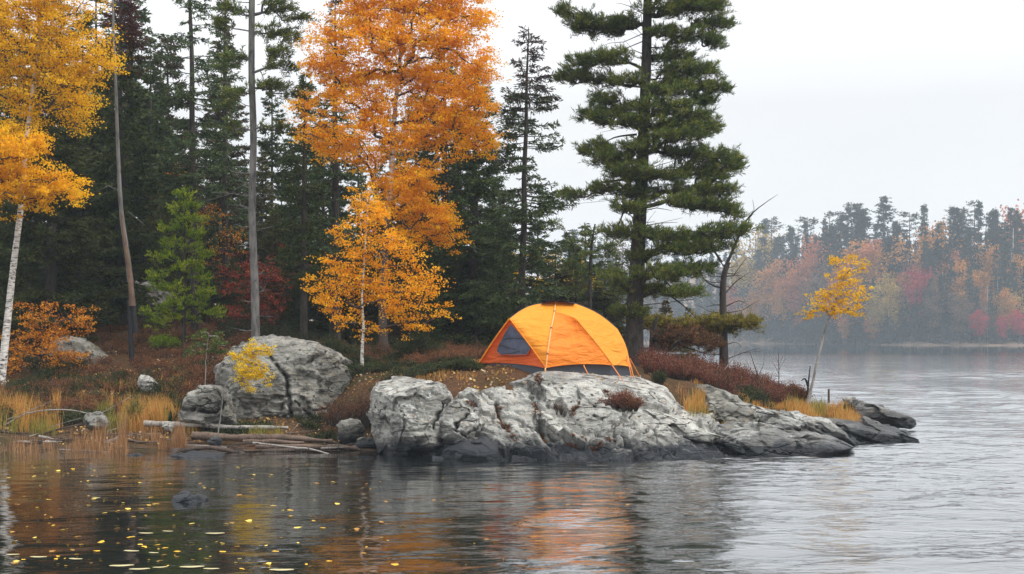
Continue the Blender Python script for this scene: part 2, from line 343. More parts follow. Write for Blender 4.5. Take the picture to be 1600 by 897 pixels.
def gz(x, D, rough=True):
    """ground height at world x, y"""
    x = np.atleast_1d(np.asarray(x, float)); D = np.atleast_1d(np.asarray(D, float))
    px = x/D*F+CX; px = np.clip(px, GX[0], GX[-1])
    i = np.clip(np.searchsorted(GX, px)-1, 0, len(GX)-2); f = (px-GX[i])/(GX[i+1]-GX[i]); f = f*f*(3-2*f)
    t = np.clip((D-22)/(110-22)*352, 0, 351.999); j = t.astype(int); g = t-j
    z = (GZ[i, j]*(1-g)+GZ[i, j+1]*g)*(1-f)+(GZ[i+1, j]*(1-g)+GZ[i+1, j+1]*g)*f
    if rough:
        q = np.stack([x, D, x*0], 1); z = z+fbm(q*.7, 4)*.10*np.clip(z*2+.4, .15, 1)
    return z
def grid(mb, V, nu, nv, tint=.5, mi=0):
    a = np.arange(nu-1)[:, None]*nv+np.arange(nv-1)[None]
    Fc = np.stack([a, a+nv, a+nv+1, a+1], -1).reshape(-1, 4); mb.add(V, Fc, tint, mi)
ys = np.concatenate([np.arange(23, 40, .09), np.arange(40, 110, .6)])
us = np.linspace(-700, 1500, 720)
U, Y = np.meshgrid(us, ys, indexing='ij'); X = (U-CX)/F*Y
Z = gz(X.ravel(), Y.ravel())
mb = MB(); grid(mb, np.stack([X.ravel(), Y.ravel(), Z], 1), len(us), len(ys))
tag(mb.build('ground', M['soil'], smooth=True), kind='structure')
# lake: one sheet with real wind ripples, finer near the shore
_wr = R(99); NW = 58
WL = np.exp(_wr.uniform(math.log(.13), math.log(3.6), NW)); WA = _wr.normal(math.pi/2+.12, .62, NW); WP_ = _wr.uniform(0, 6.28, NW)
def water_z(x, y, space=None):
    x = np.asarray(x, float); y = np.asarray(y, float); z = np.zeros(x.shape)
    q = np.stack([x.ravel()*.35, y.ravel()*.35, 0*x.ravel()], 1); wx = x+(perlin(q)*.5).reshape(x.shape); wy = y+(perlin(q+9)*.35).reshape(x.shape)
    gust = np.clip(.8+.9*perlin(np.stack([x.ravel()*.07, y.ravel()*.045, 0*x.ravel()+5], 1)).reshape(x.shape), .35, 1.5)
    wind = .20+.80/(1+np.exp(-(x-1.2-.02*(y-20))/1.3)); wind = np.where(y > 40, np.maximum(wind, .8), wind)
    calm = 1-.85/(1+np.exp(-(y-185)/5))
    if space is None: space = np.maximum(.02, y*y/4889*.3)
    for l, a, ph in zip(WL, WA, WP_):
        k = 2*math.pi/l; amp = .0190/k*(1. if l < 1.6 else .75); f = np.clip((l/space-2.6)/2.5, 0, 1)
        s_ = np.sin(k*(wx*math.cos(a)+wy*math.sin(a))+ph); z += amp*f*(s_+.28*np.cos(2*(k*(wx*math.cos(a)+wy*math.sin(a))+ph)))
    return z*gust*wind*calm
rows = [11.]
while rows[-1] < 330: rows.append(rows[-1]+max(.022, rows[-1]**2/4889*.3))
rows = np.array(rows); cols = np.linspace(-300, 1900, 441)
UU, YY = np.meshgrid(cols, rows, indexing='ij'); XX = (UU-CX)/F*YY; WZ = water_z(XX, YY)
ed = np.clip((UU+300)/40, 0, 1)*np.clip((1900-UU)/40, 0, 1)*np.clip((YY-11)/.6, 0, 1)*np.clip((rows[-1]-YY)/10, 0, 1); WZ = WZ*ed
mb = MB(); grid(mb, np.stack([XX.ravel(), YY.ravel(), WZ.ravel()], 1), len(cols), len(rows))
xl0, xr0 = (-300-CX)/F*11, (1900-CX)/F*11; xl1, xr1 = (-300-CX)/F*rows[-1], (1900-CX)/F*rows[-1]
mb.add([(-560, -25, 0), (560, -25, 0), (560, 600, 0), (-560, 600, 0), (xl0, 11, 0), (xr0, 11, 0), (xr1, rows[-1], 0), (xl1, rows[-1], 0)], [(0, 1, 5, 4), (1, 2, 6, 5), (2, 3, 7, 6), (3, 0, 4, 7)])
tag(mb.build('water', M['water'], smooth=True), kind='structure')
# far shore
def shoreD(X): return 326+95/(1+np.exp((X-84)/9))+6*np.sin(X*.05)-np.clip(X-130, 0, 400)*.15
def farz(X, D):
    d = D-shoreD(X)
    return np.where(d < 0, d*.05, .25+np.clip(d-3, 0, 120)*.16*(1+.4*np.sin(X*.021)))
xs = np.linspace(-540, 540, 361); ds = np.linspace(-14, 180, 70)
XX, DD = np.meshgrid(xs, ds, indexing='ij'); YY = shoreD(XX)+DD; ZZ = farz(XX, YY)+perlin(np.stack([XX.ravel()*.3, YY.ravel()*.3, 0*YY.ravel()], 1)).reshape(XX.shape)*.15
mb = MB(); grid(mb, np.stack([XX.ravel(), YY.ravel(), ZZ.ravel()], 1), len(xs), len(ds))
M['farsoil'] = plainmat('far_bank_soil', (.17, .125, .09), .95, 0, 3, .1, .5, .2)
tag(mb.build('hills', M['farsoil'], smooth=True), kind='structure')
# ------------------------------------------------------------------ rocks
_ico = {}
def ico(s):
    if s not in _ico:
        b = bmesh.new(); bmesh.ops.create_icosphere(b, subdivisions=s, radius=1)
        _ico[s] = (np.array([v.co[:] for v in b.verts]), np.array([[v.index for v in f.verts] for f in b.faces])); b.free()
    return _ico[s]
def crackmask(px, py, cracks):
    m = np.zeros(len(px))
    wob = perlin(np.stack([px*.09, py*.09, px*0+3], 1))*5
    for poly, w, dep in cracks:
        for (x0, y0), (x1, y1) in zip(poly[:-1], poly[1:]):
            dx, dy = x1-x0, y1-y0; t = np.clip(((px-x0)*dx+(py-y0)*dy)/(dx*dx+dy*dy), 0, 1)
            d = np.hypot(px+wob-(x0+dx*t), py+wob*.6-(y0+dy*t)); m = np.maximum(m, np.exp(-(d/w)**2)*dep)
    return m
def facet(Q, stretch, cell, tilt, off, seed):
    """broken planes: every cell of the stone gets its own small tilt and step"""
    rng = R(seed+500); S = Q*np.asarray(stretch)/cell; S = S+np.stack([perlin(S*1.3+k*7) for k in range(3)], 1)*.16
    lo, hi = S.min(0)-1, S.max(0)+1; g = np.stack(np.meshgrid(*[np.arange(math.floor(a), math.ceil(b)+1) for a, b in zip(lo, hi)], indexing='ij'), -1).reshape(-1, 3)
    shp = [math.ceil(b)+1-math.floor(a) for a, b in zip(lo, hi)]; J = rng.uniform(0, 1, (len(g), 3)); T = rng.normal(size=(len(g), 3))*tilt; O = rng.uniform(-1, 1, len(g))*off
    base = np.floor(S).astype(int)-np.array([math.floor(a) for a in lo]); best = np.full(len(S), 1e9); bi = np.zeros(len(S), int); sec = best.copy()
    for dx in (-1, 0, 1):
        for dy in (-1, 0, 1):
            for dz in (-1, 0, 1):
                c = np.clip(base+[dx, dy, dz], 0, np.array(shp)-1); k = (c[:, 0]*shp[1]+c[:, 1])*shp[2]+c[:, 2]
                d = np.linalg.norm(S-g[k]-J[k], axis=1); nw = d < best; sec = np.where(nw, best, np.minimum(sec, d)); bi = np.where(nw, k, bi); best = np.minimum(best, d)
    rel = (S-g[bi]-J[bi])*cell
    return (rel*T[bi]).sum(1)+O[bi], np.clip(1-(sec-best)/.05, 0, 1)
def rock(name, label, cat, poly, D, thick, mat, sub=6, p=3., amp=.06, facets=9, seed=0, cracks=(), group=None, fs=1., tilt=0., faces=()):
    rng = R(seed); d, fc = ico(sub)
    pw = np.array([P(x, y, D) for x, y in poly]); c = (pw.max(0)+pw.min(0))/2
    ang = np.arctan2(pw[:, 2]-c[2], pw[:, 0]-c[0]); q = np.linspace(-math.pi, math.pi, 361)
    rr = np.zeros(361)
    for k, a in enumerate(q):     # exact ray / polygon
        best = .02; ux, uz = math.cos(a), math.sin(a)
        for i in range(len(pw)):
            ax, az = pw[i, 0]-c[0], pw[i, 2]-c[2]; bx, bz = pw[(i+1) % len(pw), 0]-c[0], pw[(i+1) % len(pw), 2]-c[2]
            ex, ez = bx-ax, bz-az; den = ux*ez-uz*ex
            if abs(den) < 1e-9: continue
            t = (ax*ez-az*ex)/den; s = (ax*uz-az*ux)/den
            if t > 0 and 0 <= s <= 1: best = max(best, t)
        rr[k] = best
    a = np.arctan2(d[:, 2], d[:, 0]); r = np.hypot(d[:, 0], d[:, 2]); Rp = np.interp(a, q, rr)
    s = (r**p+np.abs(d[:, 1])**p)**(-1/p)
    V = np.stack([np.cos(a)*Rp*r*s, d[:, 1]*s*thick/2, np.sin(a)*Rp*r*s], 1)
    V[:, 1] += V[:, 2]*tilt
    for k in range(facets):
        nv = nrm(np.array([rng.normal(0, .8), -abs(rng.normal(0, 1)), rng.normal(.15, .7)])); h = V@nv
        cc = h.max()*rng.uniform(.72, .93); V -= np.outer(np.maximum(h-cc, 0)*.92, nv)
    for fn, fx, fy, fd in faces:      # named planes cut through a point on the stone
        nv = nrm(np.array(fn, float)); h = V@nv; cc = (P(fx, fy, D)-c+np.array([0, fd, 0]))@nv; V -= np.outer(np.maximum(h-cc, 0)*.97, nv)
    nn = nrm(V*np.array([1, 1.3, 1])); size = (pw.max(0)-pw.min(0)).max()
    W = V+c
    V += nn*(fbm(W*1.6/fs+seed, 5, .55)*amp+np.abs(fbm(W*np.array([2., 2., 4.])/fs+9+seed, 4))*-amp*1.1)[:, None]
    sl = name == 'rock_slab'
    fv, fe = facet(V+c, (1, 1, 1.5), max(.28, size*.26) if sl else max(.2, size*.34), .20 if sl else .11, size*(.012 if sl else .007), seed)
    V += nn*(fv-fe*(.012 if sl else .006)*min(2., size))[:, None]
    W = V+c
    px = W[:, 0]/W[:, 1]*F+CX; py = HY-(W[:, 2]-CH)/W[:, 1]*F
    cm = crackmask(px, py, cracks)*(V[:, 1] < thick*.15) if cracks else np.zeros(len(V))
    V[:, 1] += cm*.14; V[:, 2] -= cm*.03
    mb = MB(); mb.add(V, fc, np.clip(cm*1.1, 0, 1))
    o = mb.build(name, mat, smooth=True); o.location = c
    tag(o, label, cat, group); return o
rock('boulder', 'huge grey cracked boulder with the yellow sapling before it', 'boulder',
     [(336, 540), (350, 523), (382, 532), (415, 528), (470, 527), (500, 538), (525, 556), (550, 575), (565, 600), (570, 650), (550, 700), (510, 700), (440, 690), (370, 682), (334, 660), (328, 600)],
     31.2, 3.0, M['rockmid'], 7, 2.6, .09, 10, 3, [([(418, 553), (436, 575), (448, 590), (450, 620), (455, 650), (462, 668)], 3.2, 1.), ([(462, 628), (490, 655), (515, 682)], 1.6, .8), ([(505, 548), (496, 560), (480, 566)], 2., .7), ([(448, 622), (438, 640)], 1.5, .6)])
rock('boulder', 'split rounded grey boulder left of the huge cracked one', 'boulder',
     [(280, 640), (298, 614), (325, 601), (343, 600), (358, 620), (368, 640), (374, 668), (330, 676), (284, 672)], 29.2, 1.1, M['rockmid'], 6, 2.5, .04, 7, 5,
     [([(286, 639), (305, 640), (330, 645), (345, 638), (350, 630)], 2.6, 1.), ([(350, 630), (340, 612)], 1.4, .7)])
rock('boulder', 'big pale boulder dotted with black lichen at the water edge', 'boulder',
     [(580, 606), (598, 589), (640, 587), (680, 596), (702, 615), (708, 640), (722, 660), (712, 690), (690, 722), (640, 726), (600, 716), (584, 680), (576, 640)],
     26.9, 2.4, M['rock'], 7, 3.4, .05, 3, 21, faces=[((-.85, -.5, -.05), 626, 650, -1.0), ((.15, -.8, .55), 650, 620, -.95), ((.6, -.6, -.2), 705, 660, -.8), ((-.1, -.75, -.6), 650, 690, -1.0)], cracks=[([(718, 672), (700, 690), (680, 712)], 3., 1.), ([(700, 624), (686, 645), (676, 668)], 2.2, .8), ([(624, 634), (632, 660), (628, 690)], 1.6, .6)])
rock('boulder', 'small round grey stone in the dark gap between boulders', 'boulder',
     [(527, 668), (533, 656), (547, 652), (562, 658), (570, 675), (560, 694), (540, 696), (528, 686)], 28.2, .5, M['rockmid'], 5, 2.2, .02, 4, 8)
rock('boulder', 'flat low grey stone under the small round one', 'boulder',
     [(554, 694), (562, 684), (578, 682), (592, 690), (594, 702), (575, 708), (556, 706)], 27.4, .4, M['rockmid'], 5, 2.2, .02, 4, 9)
rock('boulder', 'angular pale block with curved crack beside the lichen-dotted boulder', 'boulder',
     [(680, 690), (684, 655), (698, 632), (716, 626), (732, 640), (745, 655), (752, 672), (735, 690), (715, 706)], 26.3, .9, M['rock'], 6, 3., .03, 6, 12,
     [([(733, 646), (716, 660), (710, 672), (724, 680), (750, 668)], 1.5, .9)])
rock('shore_slab', 'smooth dark wet slab dipping into the water below the pale block', 'rock slab',
     [(684, 725), (694, 700), (720, 688), (760, 684), (790, 700), (805, 728), (740, 740)], 25.9, 1.3, M['wetrock'], 6, 2.3, .02, 3, 14)
rock('boulder', 'mossy rounded rock behind the orange shrub', 'boulder',
     [(62, 560), (80, 534), (110, 528), (145, 536), (168, 558), (166, 590), (100, 600), (64, 590)], 36, 1.8, M['rockmoss'], 6, 2.4, .05, 6, 15)
rock('rock_outcrop', 'grey rock outcrop among the dark spruces behind the burnt snag', 'outcrop',
     [(150, 478), (165, 445), (195, 438), (235, 444), (262, 456), (275, 480), (262, 500), (200, 506), (155, 500)], 43, 2.6, M['rockmid'], 6, 2.6, .1, 8, 16)
rock('stone', 'small pale bluish stone lying in the leaf litter', 'stone',
     [(214, 592), (222, 584), (234, 588), (245, 600), (242, 610), (226, 612), (216, 604)], 32.2, .5, M['rock'], 5, 2.2, .03, 6, 17)
rock('stone', 'long dark wet stone at the water edge below the driftwood', 'stone',
     [(245, 726), (262, 710), (300, 706), (345, 710), (362, 724), (350, 740), (290, 744), (250, 740)], 26.0, .9, M['wetrock'], 6, 2.3, .03, 5, 18)
rock('stone', 'dark wet stone beside the reed clump', 'stone',
     [(188, 726), (198, 712), (215, 708), (236, 718), (238, 734), (210, 742), (190, 738)], 26.2, .6, M['wetrock'], 5, 2.3, .03, 5, 19)
rock('stone', 'black wet stone alone in the open water', 'stone',
     [(262, 790), (270, 774), (290, 769), (318, 775), (332, 787), (328, 802), (290, 806), (266, 802)], 19.0, .45, M['wetrock'], 5, 2.2, .015, 6, 20)
# pale bedrock ledge carrying the tent: lofted sheet with real relief
LR = [(655, [(760, 25.2), (735, 25.6), (712, 26), (690, 26.4), (655, 27.0), (630, 27.6), (622, 28.6), (625, 29.6), (645, 31)]),
 (700, [(760, 25.0), (735, 25.4), (705, 25.9), (680, 26.2), (655, 26.6), (632, 27.2), (622, 27.9), (626, 29), (650, 31)]),
 (730, [(760, 25.0), (735, 25.3), (705, 25.8), (675, 26.1), (645, 26.5), (622, 27.0), (612, 27.7), (616, 29), (645, 31)]),
 (790, [(760, 24.9), (735, 25.2), (703, 25.7), (672, 26.1), (634, 26.5), (606, 26.9), (594, 27.4), (594, 29), (610, 31)]),
 (850, [(760, 24.9), (735, 25.1), (704, 25.6), (672, 26.0), (630, 26.4), (598, 26.8), (578, 27.3), (571, 28.6), (580, 31)]),
 (930, [(760, 24.8), (737, 25.1), (708, 25.5), (680, 25.9), (640, 26.4), (602, 26.9), (584, 27.5), (576, 28.8), (585, 31)]),
 (1000, [(760, 24.9), (738, 25.1), (710, 25.5), (685, 25.9), (650, 26.5), (615, 27.1), (594, 27.7), (585, 28.7), (595, 31)]),
 (1045, [(760, 24.9), (738, 25.2), (711, 25.6), (688, 26), (662, 26.5), (635, 27.1), (612, 27.8), (601, 28.8), (612, 31)]),
 (1066, [(760, 24.9), (738, 25.2), (712, 25.6), (694, 26.1), (680, 26.5), (664, 26.9), (645, 27.6), (640, 28.9), (652, 31)]),
 (1110, [(760, 24.9), (738, 25.2), (716, 25.8), (704, 26.3), (693, 26.8), (682, 27.4), (668, 28.2), (660, 29), (668, 31)]),
 (1200, [(762, 25.2), (742, 25.6), (719, 26.2), (709, 26.8), (700, 27.4), (690, 28.2), (680, 29), (674, 30), (680, 31.5)]),
 (1300, [(762, 25.8), (742, 26.2), (715, 26.9), (706, 27.5), (700, 28.2), (694, 29), (686, 30), (682, 31), (690, 32.5)]),
 (1370, [(765, 27), (742, 27.6), (716, 28.2), (708, 28.7), (699, 29.4), (693, 30), (689, 31), (687, 32), (695, 33.5)])]
nu, nv = 780, 330
tu = np.linspace(655, 1370, nu); cu = np.array([c[0] for c in LR], float)
for c_ in LR:
    if 760 < c_[0] < 1070:
        g_ = 1.38 if c_[0] < 1040 else 1.2
        for q_, (a_, b_) in enumerate(c_[1]):
            if b_ > 25.5: c_[1][q_] = (a_, 25.5+(b_-25.5)*g_ if b_ < 30 else b_+1.2)
rowY = np.array([[r[0] for r in c[1]] for c in LR], float); rowD = np.array([[r[1] for r in c[1]] for c in LR], float)
tv = np.linspace(0, 1, nv)
def loft(A):
    B = np.array([spline(np.stack([a, a], 1), nv)[:, 0] for a in A])
    out = np.empty((nu, nv))
    for j in range(nv):   # smooth along x
        out[:, j] = np.interp(tu, cu, B[:, j])
    k = 25; g = np.exp(-np.linspace(-2, 2, k)**2); g /= g.sum()
    return np.array([np.convolve(np.pad(out[:, j], k//2, 'edge'), g, 'valid') for j in range(nv)]).T
LY, LD = loft(rowY), loft(rowD)
PXg = np.repeat(tu[:, None], nv, 1)
V = np.stack([(PXg-CX)/F*LD, LD, CH-(LY-HY)/F*LD], -1).reshape(-1, 3)
gu = np.gradient(V.reshape(nu, nv, 3), axis=0); gv = np.gradient(V.reshape(nu, nv, 3), axis=1)
nn = nrm(np.cross(gu, gv)).reshape(-1, 3); nn *= np.sign(nn[:, 2:3]+.0001)
ca, sa = math.cos(.62), math.sin(.62)       # strata dip to the right
s1 = (V[:, 0]*sa+V[:, 2]*ca)*2.6+fbm(V*.9, 3)*.9+V[:, 1]*.5
fr = s1-np.floor(s1); step = np.where(fr < .86, fr/.86, (1-fr)/.14)
s2 = (V[:, 0]*.75+V[:, 2]*.66)*5.2+fbm(V*1.5+5, 3)*1.3
fr2 = s2-np.floor(s2); step2 = np.where(fr2 < .8, fr2/.8, (1-fr2)/.2)
mk = np.clip(fbm(V*.55+31, 3)*1.6+.55, 0, 1)
flat = np.clip((LD.ravel()-27.15)/.7, 0, 1)*np.clip((1090-PXg.ravel())/40, 0, 1)   # trodden smooth top where the tent stands
Qr = np.stack([V[:, 0]*ca+V[:, 2]*-sa, V[:, 1], V[:, 0]*sa+V[:, 2]*ca], 1)
fv1, fe1 = facet(Qr, (.5, .7, 1.6), .66, .17, .06, 3); fv2, fe2 = facet(Qr, (.5, .9, 1.9), .26, .12, .014, 4)
dsp = (fv1+fv2*.8-fe1*.025-fe2*.006)*(1-.94*flat)-.055*flat+fbm(V*.8, 3)*.07*(1-.85*flat)+(step-.5)*(.11+.16*np.clip((LY.ravel()-625)/50, 0, 1))*mk*(1-.85*flat)+(step2-.5)*.05*(1-.6*mk)*(1-.8*flat)+fbm(V*5., 4)*.010-np.abs(fbm(V*np.array([2.2, 2.2, 3.])+3, 4))*.012*(1-.8*flat)
cr = [([(718, 672), (742, 668), (757, 664)], 2., .9), ([(775, 628), (783, 650), (792, 672), (806, 690), (830, 700), (870, 712)], 3.5, .9), ([(828, 612), (840, 640), (846, 668), (852, 690), (866, 706)], 3.2, .8),
      ([(905, 682), (940, 700), (980, 706), (1030, 708)], 4.5, 1.), ([(995, 680), (1020, 698), (1050, 706)], 3., .8), ([(1046, 694), (1070, 712)], 2.6, .8), ([(880, 694), (900, 714)], 3., .7),
      ([(720, 640), (735, 655), (745, 672)], 2.2, .8), ([(870, 628), (882, 640)], 2.2, .6), ([(932, 600), (960, 615), (990, 640)], 2.5, .5), ([(820, 590), (842, 612), (858, 632)], 3.5, .8),
      ([(945, 596), (985, 606), (1010, 618)], 1.8, .5), ([(1020, 608), (1040, 625), (1048, 645)], 2., .5), ([(850, 640), (880, 665), (905, 682)], 1.8, .6), ([(770, 650), (790, 676), (800, 700)], 4., .8), ([(930, 655), (965, 672), (1010, 680)], 2.4, .7), ([(1000, 660), (1030, 678), (1058, 690)], 3., .8), ([(890, 650), (915, 668), (960, 690)], 2., .6), ([(815, 660), (835, 690), (850, 712)], 3.2, .8), ([(1062, 640), (1052, 660), (1060, 690)], 3.5, .9), ([(740, 600), (770, 625), (790, 640)], 2.4, .7), ([(760, 690), (790, 706), (800, 720)], 3., .8)]
cm = crackmask(PXg.ravel(), LY.ravel(), cr)*np.clip(.55+fbm(V*3., 2), .15, 1)
V = V+nn*(dsp-cm*.17)[:, None]
mb = MB(); grid(mb, V, nu, nv, np.clip(np.maximum(cm*.95, np.maximum(fe1**2*.8, fe2**2*.45)*(1-flat)*np.clip(.3+fbm(V*1.5+8, 3)*1.6, 0, 1)), 0, 1))
tag(mb.build('rock_ledge', M['rock'], smooth=True), 'broad pale granite ledge sloping to the water below the orange tent', 'rock ledge')
LEDGE = V
_lz = np.full((240, 190), -9.); np.maximum.at(_lz, (np.clip(((LEDGE[:, 0]+2.2)/.05).astype(int), 0, 239), np.clip(((LEDGE[:, 1]-24.5)/.05).astype(int), 0, 189)), LEDGE[:, 2])
def ledge_z(x, y):
    i = int((x+2.2)/.05); j = int((y-24.5)/.05)
    return _lz[i, j] if 0 <= i < 240 and 0 <= j < 190 else -9
def top(x, y):
    return max(float(gz(x, y)[0]), float(ledge_z(x, y)) if -2 < x < 9 and 25 < y < 33.5 else -9)
SL = [('long light grey slab with a flowing curved edge right of the red shrub', [(1002, 643), (1022, 640), (1060, 652), (1100, 672), (1140, 684), (1120, 694), (1080, 688), (1045, 682), (1020, 665)], 27.2, 1.1, 'rock', 7, .03),
 ('broad low slab at the waterline with a dark crack across it', [(1080, 694), (1100, 674), (1150, 666), (1210, 670), (1265, 680), (1325, 698), (1290, 716), (1210, 722), (1130, 716), (1086, 706)], 27.0, 1.8, 'rockslab', 7, .04),
 ('long sloping slab below the red heath running down to the point', [(1140, 644), (1150, 626), (1200, 640), (1250, 650), (1300, 658), (1335, 684), (1310, 698), (1250, 690), (1200, 688), (1165, 672)], 29.6, 1.8, 'rockslab', 7, .04),
 ('rounded pale boulder between yellow grass and heath', [(1098, 640), (1108, 618), (1135, 612), (1165, 630), (1186, 655), (1178, 668), (1140, 664), (1110, 655)], 29.0, 1.0, 'rockmid', 6, .04),
 ('pale rock shoulder behind the rusty grass tuft', [(1070, 622), (1085, 603), (1110, 602), (1150, 618), (1165, 634), (1120, 642), (1080, 640)], 29.8, 1.0, 'rockmid', 6, .05),
 ('dark purple-grey slab left of the outermost tip', [(1262, 676), (1290, 656), (1340, 662), (1400, 676), (1436, 690), (1400, 702), (1320, 706), (1280, 704)], 30.4, 2.2, 'rockdark', 7, .04),
 ('dark broken slab sliding under the water at the outer point', [(1300, 700), (1290, 690), (1250, 692), (1225, 700), (1210, 712), (1260, 716), (1310, 710)], 27.6, 1.2, 'rockdark', 6, .04),
 ('outermost thin dark slab pointing out over the lake', [(1318, 642), (1340, 624), (1380, 637), (1415, 649), (1446, 661), (1415, 668), (1360, 664), (1330, 660)], 33.6, 1.2, 'rockdark', 6, .04),
 ('low dark slab between the tip and the grass', [(1290, 676), (1330, 652), (1370, 660), (1410, 674), (1434, 686), (1390, 696), (1330, 694)], 32., 2.2, 'rockdark', 7, .04),
 ('small tawny block behind the grassy tuft', [(1318, 640), (1320, 624), (1335, 620), (1344, 628), (1342, 642)], 34.6, .5, 'rockmid', 5, .02)]
for k, (lb, poly, D, th, mt, sub, am) in enumerate(SL):
    rock('rock_slab', lb, 'rock slab', poly, D, th, M[mt], sub, 3., am*1.2, 4, 40+k,
         [([(1120, 678), (1150, 690), (1170, 704)], 1.8, .9), ([(1210, 706), (1190, 690)], 1.4, .6)] if k == 1 else ([([(1230, 674), (1262, 668), (1290, 688)], 3., .9), ([(1250, 655), (1290, 675)], 1.8, .7)] if k == 2 else ([([(1300, 668), (1345, 684), (1380, 696)], 2.2, .8)] if k in (5, 8) else ())), tilt=.9)
for k, (x, y, w, D, lb) in enumerate([(1112, 652, 9, 28.6, 'small white stone in the yellow grass'), (262, 668, 10, 28.8, 'pale block at the left end of the bleached log'), (150, 660, 22, 28.6, 'flat grey stone on the left shore'), (335, 690, 12, 27.5, 'brown stone under the driftwood')]):
    rock('stone', lb, 'stone', [(x-w, y), (x-w*.6, y-w*.6), (x+w*.2, y-w*.8), (x+w, y-w*.1), (x+w*.7, y+w*.6), (x-w*.4, y+w*.6)], D, w/F*D*1.6, M['rock' if k < 2 else 'rockmid'], 5, 2.3, .02, 5, 70+k)
# ------------------------------------------------------------------ trees
def attach(trunk, cl, zpen=1.5, seed=0):
    """connect cluster points to a growing set of nodes, returns parent index"""
    nodes = [*trunk]; par = [-1]*len(trunk); par = list(range(-1, len(trunk)-1))
    T = np.array(trunk)
    d0 = np.array([np.min(np.linalg.norm(T-c, axis=1)) for c in cl]); order = np.argsort(d0)
    N_ = np.array(nodes); 
    for k in order:
        c = cl[k]; dv = c-N_; dist = np.linalg.norm(dv, axis=1)
        cost = dist*(1+zpen*np.clip(-dv[:, 2]/np.maximum(dist, 1e-6), 0, 1))
        if len(N_) > len(trunk):
            cost[:len(trunk)] = cost[:len(trunk)]*1.15+.05
        j = int(np.argmin(cost)); N_ = np.vstack([N_, c]); par.append(j)
    return N_, par, order
def limbs(mb, N_, par, nt, r_tip=.006, rmax=.05, rng=None, mi=0, tint=.9, sides=4, sag=.12, expo=.5):
    n = len(N_); cnt = np.ones(n)
    for k in range(n-1, nt-1, -1): cnt[par[k]] += cnt[k]
    a = []; ra = []
    for k in range(nt, n):
        p0, p1 = N_[par[k]], N_[k]; L = np.linalg.norm(p1-p0)
        m = (p0+p1)/2+rng.normal(size=3)*L*.07+np.array([0, 0, L*sag])
        a.append(np.array([p0, p0*.3+m*.6+p1*.1, m*.55+p1*.45+0*m, p1])); r1 = min(rmax, r_tip*cnt[k]**expo); r0 = min(rmax, r_tip*(cnt[k]+1)**expo)*1.05
        ra.append([r0, r0*.8+r1*.2, r1, r1*.8])
    if a: tubes(mb, np.array(a), np.array(ra), sides, tint, mi, cap=False)
def trunk_mesh(mb, pts, r0, r1, seed=0, sides=12, n=60, tint=0., flare=1.35, mi=0, bow=.03):
    c = spline(pts, n); t = np.linspace(0, 1, n)
    c = c+np.stack([perlin(np.stack([t*5+seed, t*0, t*0], 1)), perlin(np.stack([t*5+seed+40, t*0, t*0], 1)), t*0], 1)*bow
    r = (r0+(r1-r0)*t**.85)*(1+(flare-1)*np.exp(-t*n*.25))
    r = r*(1+.07*perlin(np.stack([t*40, t*0+seed, t*0], 1)))
    tubes(mb, c, r, sides, tint, mi); return c, r
def pads_points(pads, D, dens, rng, dr=.75, minn=3, zflat=1.):
    out = []; sz = []
    for pd in pads:
        x, y, rx, ry = pd[:4]; dD = pd[4] if len(pd) > 4 else None
        wx, wz = rx/F*D, ry/F*D; n = max(minn, int(dens*wx*wz*4))
        c = P(x, y, D)
        if dD is None: off = rng.uniform(-.5, .5)*wx*.8
        else: off = dD
        q = nrm(rng.normal(size=(n, 3)))*(rng.uniform(size=(n, 1))**.42)
        q = q*np.array([wx, max(wx, wz)*dr, wz])
        out.append(c+np.array([0, off, 0])+q)
    return np.concatenate(out)
def broadleaf(name, label, cat, trunk_px, D, r0, r1, blobs, leafmat_, bark='birch', dens=22, per=95, cr=.20, L=.055, W=.042, seed=0, group=None, rmax=.04, flat=.7, under=None, barktint=0.):
    rng = R(seed); pts = [P(x, y, D+(t[0] if t else 0)) for x, y, *t in trunk_px]; base = pts[0].copy()
    base[2] = gz(base[0], base[1])[0]-.05; pts[0] = np.array([pts[0][0], pts[0][1], base[2]])
    root = empty(name, base, label, cat, group)
    mt = MB(); c, r = trunk_mesh(mt, pts, r0, r1, seed)
    mt.c[-1] = np.clip((barktint-np.repeat(np.linspace(0, 1, len(c)), 12))*12, 0, 1)
    cl = pads_points(blobs, D, dens, rng, .8)
    sel = c[6::3]
    N_, par, order = attach(sel, cl, 1.2)
    limbs(mt, N_, par, len(sel), .0058, rmax, rng, sag=.08)
    mt.build('trunk', M[bark], root, True, base)
    # each cluster carries a few flat sprays of leaves
    cl = np.repeat(cl, 3, 0); cl = cl+rng.normal(size=cl.shape)*np.array([1, 1, .8])*cr*.9
    ml = MB(); n = len(cl); k = rng.poisson(per/3, n); idx = np.repeat(np.arange(n), k)
    q = rng.normal(size=(len(idx), 3))*np.array([1, 1, flat*.55])*cr*.55*rng.uniform(.6, 1.3, n)[idx][:, None]
    ct = rng.uniform(-.3, .3, n); tint = np.clip(.5+ct[idx]+rng.normal(size=len(idx))*.2, 0, 1)
    d = rng.normal(size=(len(idx), 3))*np.array([1, 1, .6])+np.array([0, 0, -.25])
    leaves(ml, cl[idx]+q, d, L*rng.uniform(.5, 1.4, len(idx)), W*rng.uniform(.5, 1.4, len(idx)), tint, rng, 0, .18)
    ml.build('crown', M[leafmat_], root, False, base)
    return root
